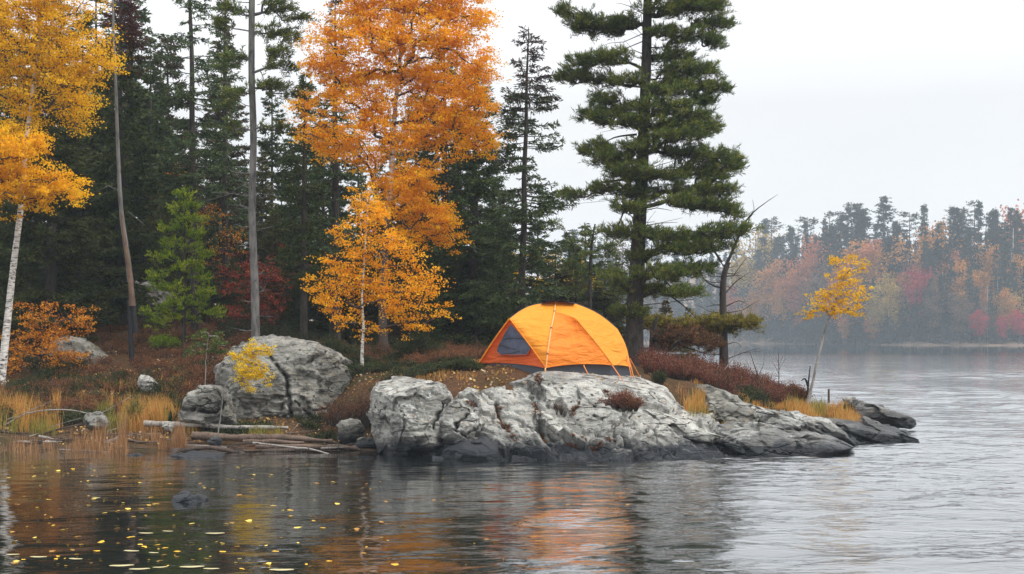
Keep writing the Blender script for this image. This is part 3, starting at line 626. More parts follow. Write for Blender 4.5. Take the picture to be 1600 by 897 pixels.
def pinetree(name, label, cat, trunk_px, D, r0, r1, pads, mat='pine', bark='bark', dens=60, needles=18, L=.125, W=.017, seed=0, group=None, rust=(), dead=(), basez=None, up=.55, nbare=0, barelen=1., rmax=.07):
    rng = R(seed); pts = [P(x, y, D+(t[0] if t else 0)) for x, y, *t in trunk_px]
    if basez is None: pts[0][2] = gz(pts[0][0], pts[0][1])[0]-.08
    base = pts[0].copy(); root = empty(name, base, label, cat, group)
    mt = MB(); c, r = trunk_mesh(mt, pts, r0, r1, seed)
    cl = pads_points(pads, D, dens, rng, .95)
    N_, par, order = attach(c[3::1], cl, .8, seed)
    limbs(mt, N_, par, len(c[3::1]), .0055, rmax, rng, sag=.02, sides=5, tint=0.)
    if nbare:
        ii = rng.randint(4, len(c)-6, nbare); a = rng.uniform(0, 6.28, nbare); bl = rng.uniform(.4, 1.5, nbare)*barelen; o = np.stack([np.cos(a), np.sin(a), rng.uniform(-.15, .35, nbare)], 1)
        p0 = c[ii]; p1 = p0+o*bl[:, None]; pm = (p0+p1)/2+np.array([0, 0, 1])*(bl*rng.uniform(-.12, .12, nbare))[:, None]; pq = p1*.75+pm*.25+rng.normal(size=(nbare, 3))*.05
        tubes(mt, np.stack([p0, pm, pq, p1], 1), np.array([[.014, .009, .006, .003]]).repeat(nbare, 0), 4, 0., 0, cap=False)
        p2 = pm+(o+rng.normal(size=(nbare, 3))*.6)*bl[:, None]*.45; tubes(mt, np.stack([pm, (pm+p2)/2, p2], 1), np.array([[.007, .005, .003]]).repeat(nbare, 0), 3, 0., 0, cap=False)
    for dd in dead: tubes(mt, spline([P(x, y, D+(t[0] if t else 0)) for x, y, *t in dd[0]], 9), np.linspace(dd[1], .004, 9), 5, 0.)
    mt.build('trunk', M[bark], root, True, base)
    ml = MB(); n = len(cl); npad = []
    # twigs: a few shoots per cluster, each carrying needle tufts
    sh = 4; ci = np.repeat(np.arange(n), sh); m = len(ci)
    axis = c[np.argmin(np.abs(cl[:, 2:3]-c[None, :, 2]), axis=1)]
    outd = nrm((cl-axis)*np.array([1, 1, 0]))[ci]
    sd = nrm(outd*1.0+rng.normal(size=(m, 3))*np.array([.9, .9, .35])+np.array([0, 0, up*.6]))
    sl = rng.uniform(.12, .30, m); st = cl[ci]+rng.normal(size=(m, 3))*.05
    tubes(mt if False else ml, np.stack([st, st+sd*sl[:, None]], 1), np.array([[.006, .003]]).repeat(m, 0), 3, 0., 1, cap=False)
    ti = np.repeat(np.arange(m), needles); k = len(ti); u = rng.uniform(.15, 1., k)
    b = st[ti]+sd[ti]*(sl[ti]*u)[:, None]
    nd = nrm(sd[ti]*.9+rng.normal(size=(k, 3))*.75+np.array([0, 0, up]))
    ct = rng.uniform(-.2, .2, n)[ci][ti]; tint = np.clip(.42+ct+rng.normal(size=k)*.16+.12*nd[:, 2], 0, 1)
    leaves(ml, b, nd, L*rng.uniform(.6, 1.15, k), W*rng.uniform(.8, 1.5, k), tint, rng)
    if len(rust):
        pass
    ml.build('crown', [M[mat], M['twig']], root, False, base)
    return root
def spruce_parts(H, rb, start, seed, nb=150, droop=.35, dens=1., sparse=0., lat=15, spr=19, L=.12, W=.030, prof=None, r0=.12, lean=(0, 0), topmat_h=2., twisted=0.):
    """returns trunk MB, crown MB in local coordinates (base at origin); slot 1 of the crown is the top"""
    rng = R(seed); mt = MB(); n = 50
    t = np.linspace(0, 1, n); c = np.stack([lean[0]*t+.05*perlin(np.stack([t*4+seed, t*0, t*0], 1)), lean[1]*t, t*H], 1)
    r = r0*(1-t)**.8+.008; tubes(mt, c, r*(1+.3*np.exp(-t*30)), 9, 0.)
    ml = MB()
    hs = start+(1-start)*rng.uniform(0, 1, nb)**.92; hs = np.sort(hs)
    S = []; E = []; A = []; RA = []
    for h in hs:
        if rng.uniform() < sparse*.5: continue
        p0 = np.array([np.interp(h, t, c[:, k]) for k in range(3)])
        f = (1-h)/(1-start)
        Lb = rb*(prof(h) if prof else (f**.75*.92+.06)*(1-.55*max(0, (.12-(h-start))/.12)*.6))*rng.uniform(.62, 1.15)
        a = rng.uniform(0, 2*math.pi); o = np.array([math.cos(a), math.sin(a), 0]); sdv = np.array([-o[1], o[0], 0])
        s = np.linspace(0, 1, 7)[:, None]; dr = droop*(.4+.9*f)
        sp = p0+o*Lb*s+np.array([0, 0, 1])*Lb*(.22*s*(1-f)-dr*s+dr*.75*s**2.4)+sdv*rng.normal()*.1*Lb*s**2
        A.append(sp); RA.append(np.linspace(.008+.012*f*min(1, rb/1.5), .003, 7))
        nl = max(3, int(lat*Lb/1.2*dens)); u = rng.uniform(.18 if sparse < .5 else .3, 1, nl)
        bp = np.stack([np.interp(u, s[:, 0], sp[:, k]) for k in range(3)], 1)
        sg = np.where(rng.uniform(size=nl) < .5, -1., 1.)[:, None]
        ld = nrm(o*.75+sdv*sg*rng.uniform(.5, 1.1, (nl, 1))+np.array([0, 0, -.25])+rng.normal(size=(nl, 3))*.15)
        ll = (Lb*.34*(1.15-u)+.08)[:, None]*rng.uniform(.6, 1.2, (nl, 1))
        S.append(bp); E.append(bp+ld*ll); S.append(sp[2:-1]); E.append(sp[3:])
    tubes(mt, np.array(A), np.array(RA), 4, 0., 0, cap=False)
    S = np.concatenate(S); E = np.concatenate(E); ln = np.linalg.norm(E-S, axis=1)
    k = np.maximum(2, (spr*ln/.35*(1-.45*sparse)+rng.uniform(0, 1, len(ln))).astype(int)); idx = np.repeat(np.arange(len(S)), k); m = len(idx)
    u = rng.uniform(0, 1, m)[:, None]; dd = nrm(E-S)[idx]
    b = S[idx]*(1-u)+E[idx]*u
    nd = nrm(dd*.9+rng.normal(size=(m, 3))*np.array([.55, .55, .4]))
    ct = rng.uniform(-.22, .22, len(S))[idx]; tint = np.clip(.45+ct+rng.normal(size=m)*.15, 0, 1)
    top_ = b[:, 2] > H-topmat_h*rng.uniform(.6, 1.2, m)
    for mi, sel in ((0, ~top_), (1, top_)):
        if sel.sum(): leaves(ml, b[sel], nd[sel], L*rng.uniform(.7, 1.3, sel.sum()), W*rng.uniform(.7, 1.4, sel.sum()), tint[sel], rng, mi)
    return mt, ml
def spruce(name, label, x, D, ytop, rad_px, start=.1, mats=('spruce', 'spruce'), bark='bark', seed=0, group=None, lean_px=0, **kw):
    X = (x-CX)/F*D; z0 = float(gz(X, D)[0])-.08; H = CH-(ytop-HY)/F*D-z0
    mt, ml = spruce_parts(H, rad_px/F*D, start, seed, lean=(lean_px/F*D, 0), **kw)
    root = empty(name, (X, D, z0), label, 'tree', group)
    mt.build('trunk', M[bark], root, True); ml.build('crown', [M[m] for m in mats], root)
    return root
# golden birch at the left edge
broadleaf('birch_tree', 'white-stemmed birch with golden leaves at the left edge', 'tree', [(0, 600), (14, 480), (32, 330), (44, 200), (58, 80), (70, -60)], 33, .095, .03,
  [(20, 30, 60, 40), (90, 20, 60, 35), (60, 80, 60, 40), (130, 85, 45, 35), (110, 130, 50, 30), (160, 95, 22, 20), (-20, 90, 50, 50), (20, 140, 50, 25), (115, 165, 30, 22), (130, 195, 16, 12), (60, 175, 30, 22), (0, 200, 40, 25), (55, -50, 80, 40), (-60, 20, 50, 60), (150, -40, 40, 35)], 'amber', dens=22, per=100, cr=.21, seed=11)
broadleaf('birch_tree', 'bright orange-yellow lower birch crown overlapping the white stem', 'tree', [(-30, 610), (-24, 480), (-10, 360), (5, 250)], 32, .05, .015,
  [(10, 232, 45, 28), (50, 220, 25, 20), (20, 275, 55, 28), (75, 285, 40, 24), (115, 300, 20, 14), (-15, 305, 40, 22), (40, 312, 35, 12), (-50, 260, 40, 40)], 'sungold', dens=30, per=120, cr=.17, seed=12)
# the great orange birch
broadleaf('birch_tree', 'tallest orange birch rising behind the smaller golden one', 'tree', [(600, 560), (598, 480), (602, 400), (610, 300), (614, 220), (622, 120), (632, 20), (640, -70)], 35, .11, .025,
  [(560, 20, 40, 30), (640, 5, 60, 35), (710, 20, 45, 30), (745, 40, 22, 18), (520, 60, 30, 22), (600, 65, 60, 32), (680, 70, 60, 32), (740, 95, 28, 18), (500, 100, 36, 18), (560, 110, 50, 28), (640, 120, 60, 30), (715, 130, 50, 28), (765, 110, 16, 12),
   (520, 150, 30, 14), (580, 160, 45, 28), (680, 175, 60, 28), (745, 170, 24, 26), (720, 215, 45, 24), (765, 225, 18, 14), (640, 215, 50, 24), (570, 205, 40, 22), (500, 210, 32, 18), (530, 235, 35, 16), (580, 245, 30, 14),
   (650, 275, 40, 18), (635, 300, 30, 22), (660, 330, 40, 25), (690, 355, 26, 20), (712, 375, 12, 10), (600, 280, 22, 12), (625, 330, 26, 16), (600, 318, 20, 14), (650, 360, 22, 14), (585, 300, 18, 10), (480, 170, 18, 10), (640, -60, 90, 40), (560, -40, 60, 35), (720, -40, 60, 35)], 'orange', dens=24, per=135, cr=.20, L=.058, seed=13, rmax=.05, barktint=.42)
broadleaf('birch_tree', 'smaller golden-yellow birch on a thin white stem left of the tent', 'tree', [(565, 577), (567, 520), (566, 460), (570, 400), (574, 310)], 31.6, .042, .01,
  [(562, 300, 12, 12), (570, 322, 24, 14), (592, 345, 34, 18), (550, 365, 20, 14), (612, 372, 34, 18), (580, 398, 40, 16), (628, 402, 34, 16), (668, 425, 24, 12), (512, 412, 22, 9), (540, 420, 26, 10), (510, 445, 24, 14), (550, 440, 40, 18), (610, 450, 45, 20), (665, 450, 26, 18),
   (520, 478, 26, 10), (556, 480, 20, 9), (598, 474, 26, 9), (645, 482, 32, 12), (676, 486, 16, 12), (540, 500, 16, 6), (632, 508, 20, 7), (655, 505, 14, 7), (498, 455, 12, 5), (570, 515, 12, 8)], 'gold', dens=24, per=85, cr=.17, L=.05, seed=14)
broadleaf('sapling', 'bright yellow sapling leaning out from the split boulder', 'sapling', [(338, 612), (352, 604), (368, 594), (385, 578), (398, 552)], 28.6, .014, .005,
  [(392, 545, 20, 9), (365, 555, 14, 6), (410, 548, 14, 9), (388, 562, 24, 12), (395, 580, 24, 13), (405, 590, 16, 10), (378, 592, 12, 8), (390, 604, 14, 6)], 'yellow', dens=80, per=75, cr=.07, L=.034, W=.026, seed=15, bark='deadwood', flat=1.)
broadleaf('birch_tree', 'slender leaning birch with amber leaves alone on the point', 'tree', [(1258, 645), (1268, 605), (1280, 552), (1290, 512), (1302, 480), (1312, 440)], 33, .042, .010,
  [(1258, 492, 12, 6), (1275, 480, 20, 10), (1295, 465, 28, 12), (1320, 470, 24, 12), (1300, 485, 24, 8), (1345, 455, 12, 10), (1312, 440, 24, 10), (1328, 425, 26, 10), (1310, 408, 16, 8), (1345, 412, 14, 9), (1325, 488, 16, 7), (1335, 400, 14, 5), (1342, 472, 14, 6)], 'amber', dens=42, per=42, cr=.10, L=.05, seed=16, rmax=.03, bark='deadwood')
broadleaf('maple_shrub', 'orange-brown leaved shrub in front of the mossy rock', 'shrub', [(70, 600), (72, 560), (80, 520), (90, 490)], 34.2, .03, .01,
  [(60, 490, 30, 12), (95, 500, 32, 14), (130, 505, 18, 12), (40, 520, 28, 16), (80, 525, 34, 14), (30, 550, 24, 18), (70, 555, 34, 14), (105, 560, 22, 14), (120, 580, 16, 10), (20, 580, 20, 10)], 'rust', dens=26, per=60, cr=.15, seed=17, bark='twig')
broadleaf('maple_shrub', 'red-leaved shrub in the shade right of the green pine', 'shrub', [(400, 500), (405, 470), (412, 440), (420, 400)], 40, .03, .01,
  [(395, 420, 40, 18), (440, 430, 30, 18), (380, 455, 36, 18), (425, 465, 34, 16), (360, 490, 30, 14), (405, 495, 30, 10), (350, 430, 20, 16)], 'red', dens=16, per=55, cr=.2, seed=18, bark='twig')
broadleaf('maple_shrub', 'orange-leaved understory tree right of the burnt snag', 'shrub', [(350, 500), (350, 440), (345, 380)], 43, .03, .01, [(330, 340, 25, 14), (355, 365, 22, 14), (340, 395, 30, 12), (270, 270, 14, 20)], 'rust', dens=14, per=45, cr=.2, seed=19, bark='twig')
broadleaf('maple_shrub', 'yellowing understory tree behind the tent', 'shrub', [(860, 520), (862, 470), (858, 420)], 44, .04, .01, [(840, 405, 30, 10), (880, 420, 26, 10), (800, 420, 24, 12), (850, 440, 34, 10), (905, 450, 24, 10), (790, 455, 24, 9), (780, 400, 20, 8)], 'amber', dens=16, per=50, cr=.18, seed=20, bark='twig')
# the great white pine
WP = [(888, 22, 17, 10), (915, 36, 26, 11), (950, 44, 32, 11), (985, 38, 24, 10), (1040, 22, 36, 13), (1080, 10, 36, 14), (1112, 12, 18, 12), (1108, 38, 24, 11), (1075, 62, 36, 10), (1045, 88, 30, 9), (1030, 60, 22, 9), (1110, 70, 16, 7),
 (925, 102, 38, 9), (965, 100, 24, 8), (900, 122, 20, 10), (940, 128, 30, 8), (980, 135, 24, 9), (1070, 112, 36, 9), (1050, 130, 30, 9), (1098, 140, 30, 9), (1122, 140, 12, 8), (1090, 158, 22, 7), (1040, 150, 28, 8),
 (945, 158, 22, 10), (975, 170, 34, 10), (1030, 176, 45, 10), (1080, 188, 36, 9), (955, 188, 28, 8), (1000, 200, 44, 9), (1060, 206, 42, 9), (1100, 202, 20, 7), (1040, 222, 44, 8), (925, 180, 14, 7),
 (935, 236, 28, 9), (955, 252, 34, 9), (990, 240, 30, 9), (1050, 240, 30, 8), (1095, 246, 38, 9), (1138, 256, 18, 10), (1120, 266, 26, 8), (1080, 268, 34, 8), (980, 275, 38, 9), (1030, 280, 34, 9), (1110, 280, 24, 7),
 (950, 298, 34, 8), (1000, 304, 36, 8), (1080, 300, 34, 9), (1115, 300, 24, 8), (1125, 326, 28, 9), (1090, 322, 30, 8), (1050, 320, 28, 7), (1140, 336, 14, 6), (905, 308, 22, 6), (985, 330, 30, 7),
 (975, 366, 34, 8), (1030, 372, 40, 8), (1085, 372, 44, 8), (1130, 364, 34, 8), (1060, 392, 44, 9), (1105, 388, 30, 7), (1000, 400, 34, 9), (1030, 430, 40, 10), (1075, 425, 30, 9), (1000, 455, 34, 10), (1050, 460, 38, 9), (960, 440, 20, 9), (985, 490, 26, 9), (1045, -40, 60, 16), (960, -40, 50, 16), (1000, -90, 50, 18)]
pinetree('white_pine', 'towering white pine with layered boughs right of the tent', 'tree', [(990, 560), (992, 480), (998, 370), (1004, 250), (1009, 120), (1012, 0), (1014, -110)], 33.5, .22, .08, [(x, y, rx*(1.+.35*((i*7)%5)/4), ry*(.75+.3*((i*3)%4)/3))+((-.55,) if abs(x-1003) < 48 and i % 3 else ()) for i, (x, y, rx, ry) in enumerate(WP)], dens=112, needles=26, seed=31, up=.7, L=.13, W=.0125, rmax=.06, nbare=90, barelen=1.05,
  dead=[([(995, 300), (975, 330, -.5), (960, 370, -.8), (952, 395, -1)], .03), ([(1000, 400), (1040, 440, -.5), (1075, 470, -.8)], .035), ([(1000, 165), (985, 160), (965, 172, -.3), (950, 168, -.4)], .02), ([(995, 470), (1030, 455, -.4), (1065, 475, -.6), (1090, 500, -.8)], .04), ([(995, 210), (960, 215), (930, 232)], .03), ([(995, 280), (940, 285), (905, 305), (880, 330)], .03), ([(1002, 420), (1006, 435, -.6), (1004, 455, -.7)], .012)])
LP = [(1015, 506, 22, 7), (1040, 510, 22, 7), (1075, 512, 30, 7), (1105, 508, 30, 8), (1140, 506, 34, 7), (1168, 508, 16, 6), (1125, 514, 30, 6)]
pinetree('low_pine', 'short stout pine with one flat olive bough reaching over the lake', 'tree', [(1131, 608), (1131, 560), (1130, 500), (1130, 440), (1138, 410)], 35.6, .14, .06, LP, mat='olive', dens=200, needles=18, seed=32, nbare=26, barelen=.7,
  dead=[([(1131, 500), (1100, 505), (1060, 500), (1030, 515)], .05), ([(1136, 412), (1150, 380), (1166, 345), (1185, 325), (1215, 304)], .045), ([(1130, 450), (1112, 445), (1096, 430), (1090, 400)], .03), ([(1150, 380), (1140, 350), (1148, 320)], .02), ([(1160, 360), (1172, 372), (1168, 395)], .012),
        ([(1132, 460), (1150, 440), (1172, 425)], .02), ([(1132, 480), (1155, 470), (1170, 478)], .018), ([(1170, 342), (1178, 330), (1176, 312)], .012), ([(1135, 420), (1120, 400), (1118, 375)], .02), ([(1145, 432), (1165, 405), (1172, 402)], .012), ([(1131, 540), (1150, 535), (1160, 545)], .012),
        ([(1128, 410), (1110, 385), (1080, 360), (1060, 365)], .035)])
pinetree('low_pine', 'half-dead rusty pine bough mass beside the white pine trunk', 'tree', [(1018, 600), (1018, 560), (1020, 520), (1026, 495)], 34.8, .10, .05,
  [(1050, 528, 28, 9), (1080, 536, 34, 9), (1040, 540, 20, 7), (1100, 530, 24, 8), (1070, 520, 40, 6), (1115, 545, 18, 5)], mat='rustpine', dens=70, needles=16, seed=33, dead=[([(1020, 520), (1045, 535), (1080, 545), (1110, 555)], .04)])
pinetree('small_pine', 'little green pine behind the tent peak', 'tree', [(922, 500), (922, 440), (925, 380), (930, 350)], 40, .07, .02,
  [(925, 365, 16, 9), (905, 385, 22, 9), (945, 390, 22, 9), (925, 400, 30, 9), (890, 415, 22, 8), (955, 420, 24, 8), (925, 430, 30, 8), (900, 455, 26, 7), (960, 460, 24, 7), (880, 350, 16, 6), (975, 440, 18, 7)], mat='pine', dens=45, needles=14, seed=34)
pinetree('young_pine', 'bright lime-green young pine under the dark spruces', 'tree', [(286, 520), (288, 440), (289, 370), (288, 300)], 37, .06, .015,
[(288, 306, 9, 8), (296, 322, 14, 7), (280, 330, 13, 6), (292, 346, 20, 7), (272, 362, 18, 6), (306, 370, 17, 7), (284, 386, 25, 7), (312, 400, 18, 6), (262, 408, 20, 7), (294, 420, 26, 7), (252, 436, 20, 5), (318, 438, 15, 6), (268, 454, 26, 7), (316, 462, 24, 6), (292, 478, 34, 7), (328, 492, 20, 6), (246, 490, 24, 6), (256, 507, 26, 5), (282, 500, 22, 6)], mat='lime', dens=75, needles=20, L=.11, W=.017, up=.9, seed=35)
# tall pine with bare grey bole
pinetree('pine_tree', 'straight grey pine bole with boughs only near the top of the picture', 'tree', [(400, 520), (398, 440), (394, 330), (396, 220), (393, 100), (395, -80)], 35.5, .105, .075,
  [(430, 12, 30, 9), (455, 28, 22, 7), (425, 50, 32, 8), (445, 62, 20, 6), (425, 85, 26, 7), (440, 105, 28, 7), (425, 140, 32, 8), (455, 150, 18, 6), (370, 92, 22, 7), (355, 110, 16, 6), (370, 20, 24, 8), (350, 40, 20, 7), (372, 150, 20, 7), (365, 200, 18, 6), (425, 200, 22, 6), (355, 170, 16, 6), (450, -20, 40, 10), (350, -20, 40, 10)],
  mat='pine', bark='barkgrey', dens=70, needles=20, seed=36, nbare=30, barelen=.7, dead=[([(396, 260), (420, 250), (440, 262)], .015), ([(396, 300), (380, 290), (362, 300)], .015)])
# spruces one can tell apart
spruce('spruce_tree', 'tall sparse spruce with brown top between orange birch and pine', 812, 37, 42, 92, .12, ('spruceblue', 'brownpine'), seed=41, lean_px=14, nb=230, sparse=.35, lat=15, spr=17, topmat_h=2.1, droop=.30, prof=lambda h: (.18+.85*(1-h)**.6)*(.55+.45*min(1, (h-.1)/.15)) if h < .86 else .24, r0=.11)
spruce('spruce_tree', 'dark dense spruce right behind the orange birch', 742, 41, 100, 100, .05, ('spruce', 'spruce'), seed=42, nb=260, dens=1.25, lat=16, r0=.17, droop=.3)
spruce('spruce_tree', 'dark spruce with two stems visible low behind the orange birch', 695, 42, 60, 95, .08, ('spruce', 'spruce'), seed=43, nb=230, dens=1.2, lat=15, r0=.17)
spruce('spruce_tree', 'reddish-topped spruce behind the upper left of the orange birch', 524, 41, -5, 70, .18, ('spruceblue', 'redtop'), seed=44, nb=210, sparse=.25, topmat_h=2.6, r0=.15)
spruce('spruce_tree', 'slim dark spruce left of the golden birch', 475, 38, 130, 55, .22, ('spruce', 'spruce'), seed=45, nb=150, sparse=.1, r0=.1)
spruce('spruce_tree', 'tall open spruce with thin level branches above the lime pine', 306, 39.5, -160, 90, .30, ('spruceblue', 'spruceblue'), seed=46, nb=190, sparse=.35, lat=14, spr=17, r0=.12, droop=.18, lean_px=-12)
spruce('spruce_tree', 'massive dark spruce with red-brown top behind the snag', 188, 41, -60, 95, .08, ('spruce', 'redtop'), seed=47, nb=280, dens=1.2, topmat_h=3.2, r0=.15, lat=17)
spruce('spruce_tree', 'grey-green spruce between the two tall boles', 352, 44, -30, 60, .15, ('spruceblue', 'spruceblue'), seed=48, nb=170, sparse=.2, r0=.12)
spruce('spruce_tree', 'dark low-boughed spruce behind the left birch', 80, 38, 40, 120, .03, ('spruce', 'spruce'), seed=49, nb=260, dens=1.2, r0=.18, lat=15)
# filler wood: copies of four source spruces
protos = []
for k, (H, rb, st, nb, sp_) in enumerate([(12, 2.2, .03, 250, 0), (13, 1.9, .05, 240, .0), (10, 2.0, .02, 230, 0), (14, 2.1, .08, 240, .15)]):
    mt, ml = spruce_parts(H, rb, st, 60+k, nb=nb, sparse=sp_, lat=15, spr=15, L=.17, W=.052, r0=.13)
    root = empty('spruce_tree', (0, 0, -50), 'dark spruce crowded in the wood behind the shore', 'tree', 'dark spruces filling the wood behind the shore')
    mt.build('trunk', M['bark'], root, True); ml.build('crown', [M['spruce']]*2, root); protos.append((root, H))
rng = R(5); used = set()
spots = [(-60, 40, 0), (30, 43, 60), (130, 44, 20), (235, 48, 60), (265, 52, 200), (150, 50, -40), (60, 50, -80), (-20, 47, -60), (345, 52, 190), (410, 50, 240), (455, 47, 200), (505, 48, 190), (560, 50, 230), (610, 47, 180), (650, 50, 150), (770, 50, 260), (720, 54, 190),
         (840, 52, 330), (890, 48, 360), (380, 60, 250), (300, 60, 230), (220, 62, 150), (440, 60, 270), (525, 58, 250), (590, 60, 260), (660, 60, 200), (790, 55, 330), (100, 60, 0), (0, 60, 0), (860, 46, 420), (930, 47, 430), (330, 46, 330), (430, 44, 330), (500, 43, 360), (245, 44, 300), (640, 44, 330), (570, 45, 340), (150, 41, 330), (670, 39, 420), (780, 43, 380), (365, 43, 400), (960, 42, 440), (1040, 41, 470), (1075, 40, 480), (900, 43, 385), (945, 42, 405), (868, 41, 390), (915, 47, 350), (350, 50, 20), (425, 54, 120), (262, 54, 60), (478, 52, 110), (205, 52, -60), (70, 41, 350), (120, 40, 420), (170, 44, 400), (320, 45, 420), (440, 43, 450), (20, 44, 380), (280, 47, 380), (525, 41, 470), (620, 41, 470), (715, 41, 470),
         (700, 47, 300), (735, 45, 330), (540, 43, 430), (460, 42, 440), (605, 42, 440), (225, 46, 380), (110, 47, 300), (20, 40, 330)]
for x, D, yt in spots:
    k = rng.randint(0, 4); pr, H = protos[k]
    o = copy_tree(pr) if k in used else pr; used.add(k)
    X = (x-CX)/F*D; z0 = float(gz(X, D)[0])-.1; h = CH-(yt-HY)/F*D-z0
    s = h/H; sx_ = max(s, .62) if h > 3 else s*1.2
    alt = [None, 'spruceblue', None, 'pinedark', None, 'olivedark', 'rustdark'][len([1 for q in spots if q[0] < x]) % 7]
    if alt:
        for ch in o.children:
            if ch.name.startswith('crown'): ch.material_slots[0].link = 'OBJECT'; ch.material_slots[0].material = M[alt]; ch.material_slots[1].link = 'OBJECT'; ch.material_slots[1].material = M[alt]
    o.location = (X, D, z0); o.scale = (sx_, sx_, s); o.rotation_euler = (0, 0, rng.uniform(0, 6.28))
for k in range(4):
    if k not in used:
        for ch in list(protos[k][0].children): bpy.data.objects.remove(ch)
        bpy.data.objects.remove(protos[k][0])
# burnt, splintered snag
D = 36.; base = P(206, 512, D); base[2] = gz(base[0], D)[0]-.05
root = empty('snag', base, 'leaning dead grey snag with splintered middle and charred foot', 'dead tree')
mb = MB(); trunk_mesh(mb, [P(204, 440, D), P(196, 380, D), (P(189, 320, D)), P(184, 230, D), P(181, 130, D), P(177, 30, D), P(176, -50, D)], .08, .022, 3, 10, flare=1., bow=.01); tubes(mb, np.array([[P(189, 300, D), P(170, 290, D), P(150, 300, D)], [P(200, 330, D), P(212, 340, D), P(226, 352, D)], [P(185, 250, D), P(172, 262, D), P(168, 270, D)]]), .008, 4, 0.)
mb.build('trunk', M['barkgrey'], root, True, base)
mb = MB(); c = spline([P(207, 478, D-.05), P(203, 430, D-.1), P(194, 370, D-.1), P(190, 330, D-.09)], 14); tubes(mb, c, np.linspace(.085, .02, 14), 7, 0.)
mb.build('splintered_wood', M['splinter'], root, True, base)
mb = MB(); tubes(mb, np.array([[base, P(203, 492, D), P(202, 468, D)], [P(212, 520, D), P(210, 495, D), P(209, 466, D)]]), np.array([[.07, .06, .045]]*2), 8, 0.)
mb.build('charred_foot', M['char'], root, True, base)
# dead forked stump on the point
def stick(name, label, cat, paths, D, mat='deadwood', group=None, r=.012, sides=6, rtip=.25):
    mb = MB(); b = P(*paths[0][0][:2], D)
    for q, w in [(p, 1.) if not isinstance(p, tuple) else p for p in paths]:
        c = spline([P(x, y, D+(t[0] if t else 0)) for x, y, *t in q], 14); tubes(mb, c, np.linspace(r*w, r*w*rtip, 14), sides, 0.)
    return tag(mb.build(name, M[mat], smooth=True, origin=b), label, cat, group)
stick('dead_sapling', 'black forked dead sapling stub beside the leaning birch', 'dead sapling', [[(1263, 646), (1262, 615), (1264, 590), (1266, 572)], [(1263, 604), (1258, 592), (1252, 595)]], 33.1, 'char', r=.035)
stick('dead_sapling', 'bare grey sapling standing behind the red heath', 'dead sapling', [[(1217, 610), (1217, 580), (1216, 548)], ([(1217, 585), (1210, 570), (1204, 562)], .4), ([(1217, 578), (1224, 566), (1228, 560)], .4), ([(1217, 568), (1211, 556)], .3), ([(1217, 572), (1222, 560), (1224, 556)], .3), ([(1217, 590), (1208, 580), (1203, 578)], .3)], 34, 'twig', r=.016)
stick('dead_branch', 'two-armed bare branch poking up from the heath', 'branch', [[(1190, 600), (1180, 575), (1172, 550)], ([(1186, 592), (1176, 582), (1165, 562)], .6), ([(1186, 585), (1192, 572), (1194, 560)], .5)], 33, 'twig', r=.018)
stick('dead_branch', 'pale bare branch leaning before the low pine', 'branch', [[(1132, 578), (1144, 562), (1158, 545), (1162, 530)], ([(1146, 560), (1146, 548), (1150, 538)], .5)], 32.5, 'deadwood', r=.014)
stick('dead_branch', 'short white branch stuck in the yellow grass', 'branch', [[(1112, 664), (1100, 650), (1086, 642)]], 28.2, 'deadwood', r=.022)
stick('wooden_stake', 'short brown stake in the grass on the point', 'stake', [[(1295, 630), (1295, 608)]], 34.4, 'splinter', r=.03, rtip=.9)
stick('fallen_branch', 'long curved bleached branch lying over the left reeds', 'branch', [[(8, 664), (45, 645), (90, 640), (120, 642), (150, 648), (175, 636), (206, 618)]], 29., 'deadwood', r=.016)
stick('fallen_branch', 'short bleached branch above the long curved one', 'branch', [[(10, 656), (55, 638), (82, 626)]], 29.3, 'deadwood', r=.013)
stick('fallen_branch', 'thin bleached stick below the long curved branch', 'branch', [[(78, 668), (102, 660), (128, 653)]], 28.8, 'deadwood', r=.010)
stick('fallen_branch', 'pale stick slanting up to the end of the bleached log', 'branch', [[(168, 674), (186, 668), (202, 657)]], 28.4, 'deadwood', r=.013)
# driftwood and logs along the left shore
def log(name, label, pts, D, r, mat, group=None, seed=0, taper=.6):
    mb = MB(); n = 60; c = spline([P(x, y, D+(t[0] if t else 0)) for x, y, *t in pts], n); t = np.linspace(0, 1, n)
    rr = r*(1-(1-taper)*t)*(1+.22*perlin(np.stack([t*9+seed, t*0, t*0], 1))+.1*perlin(np.stack([t*30+seed, t*0, t*0], 1)))
    b = c[0].copy(); tubes(mb, c, rr, 10, 0.)
    v = mb.v[-1]; v += nrm(v-np.repeat(c, 10, 0))*(fbm(v*np.array([3, 14, 14.]), 3)*r*.35)[:, None]
    tubes(mb, np.stack([c[0]+(c[0]-c[1])*.02, c[0]])[None], np.array([[.001, rr[0]]]), 10, 0.)
    return tag(mb.build(name, M[mat], smooth=True, origin=b), label, 'log', group)
M['wetwood'] = barkmat('dark_wet_wood', (.015, .012, .011), (.085, .062, .05))
M['brownwood'] = barkmat('brown_rotting_wood', (.04, .03, .022), (.15, .105, .08))
log('log', 'bleached log lying level behind the reed clump', [(225, 662), (300, 664), (370, 668), (450, 668)], 28.9, .06, 'deadwood', seed=1)
log('log', 'brown rotting log under the bleached one', [(300, 680), (370, 684), (440, 684), (520, 690)], 28.0, .085, 'brownwood', seed=2)
log('log', 'black wet log touching the water under the brown one', [(268, 706), (330, 706), (400, 706), (470, 704)], 27.1, .075, 'wetwood', seed=3)
log('log', 'dark slanting branch over the long wet stone', [(262, 716), (290, 704), (330, 700), (392, 712)], 26.7, .055, 'wetwood', seed=4)
log('log', 'flat brown log reaching to the small stones', [(400, 700), (470, 698), (540, 700), (590, 704)], 27.3, .055, 'brownwood', seed=5)
log('log', 'grey log at the far left of the shore', [(-60, 692), (0, 694), (50, 694), (98, 692)], 28.1, .08, 'deadwood', seed=6)
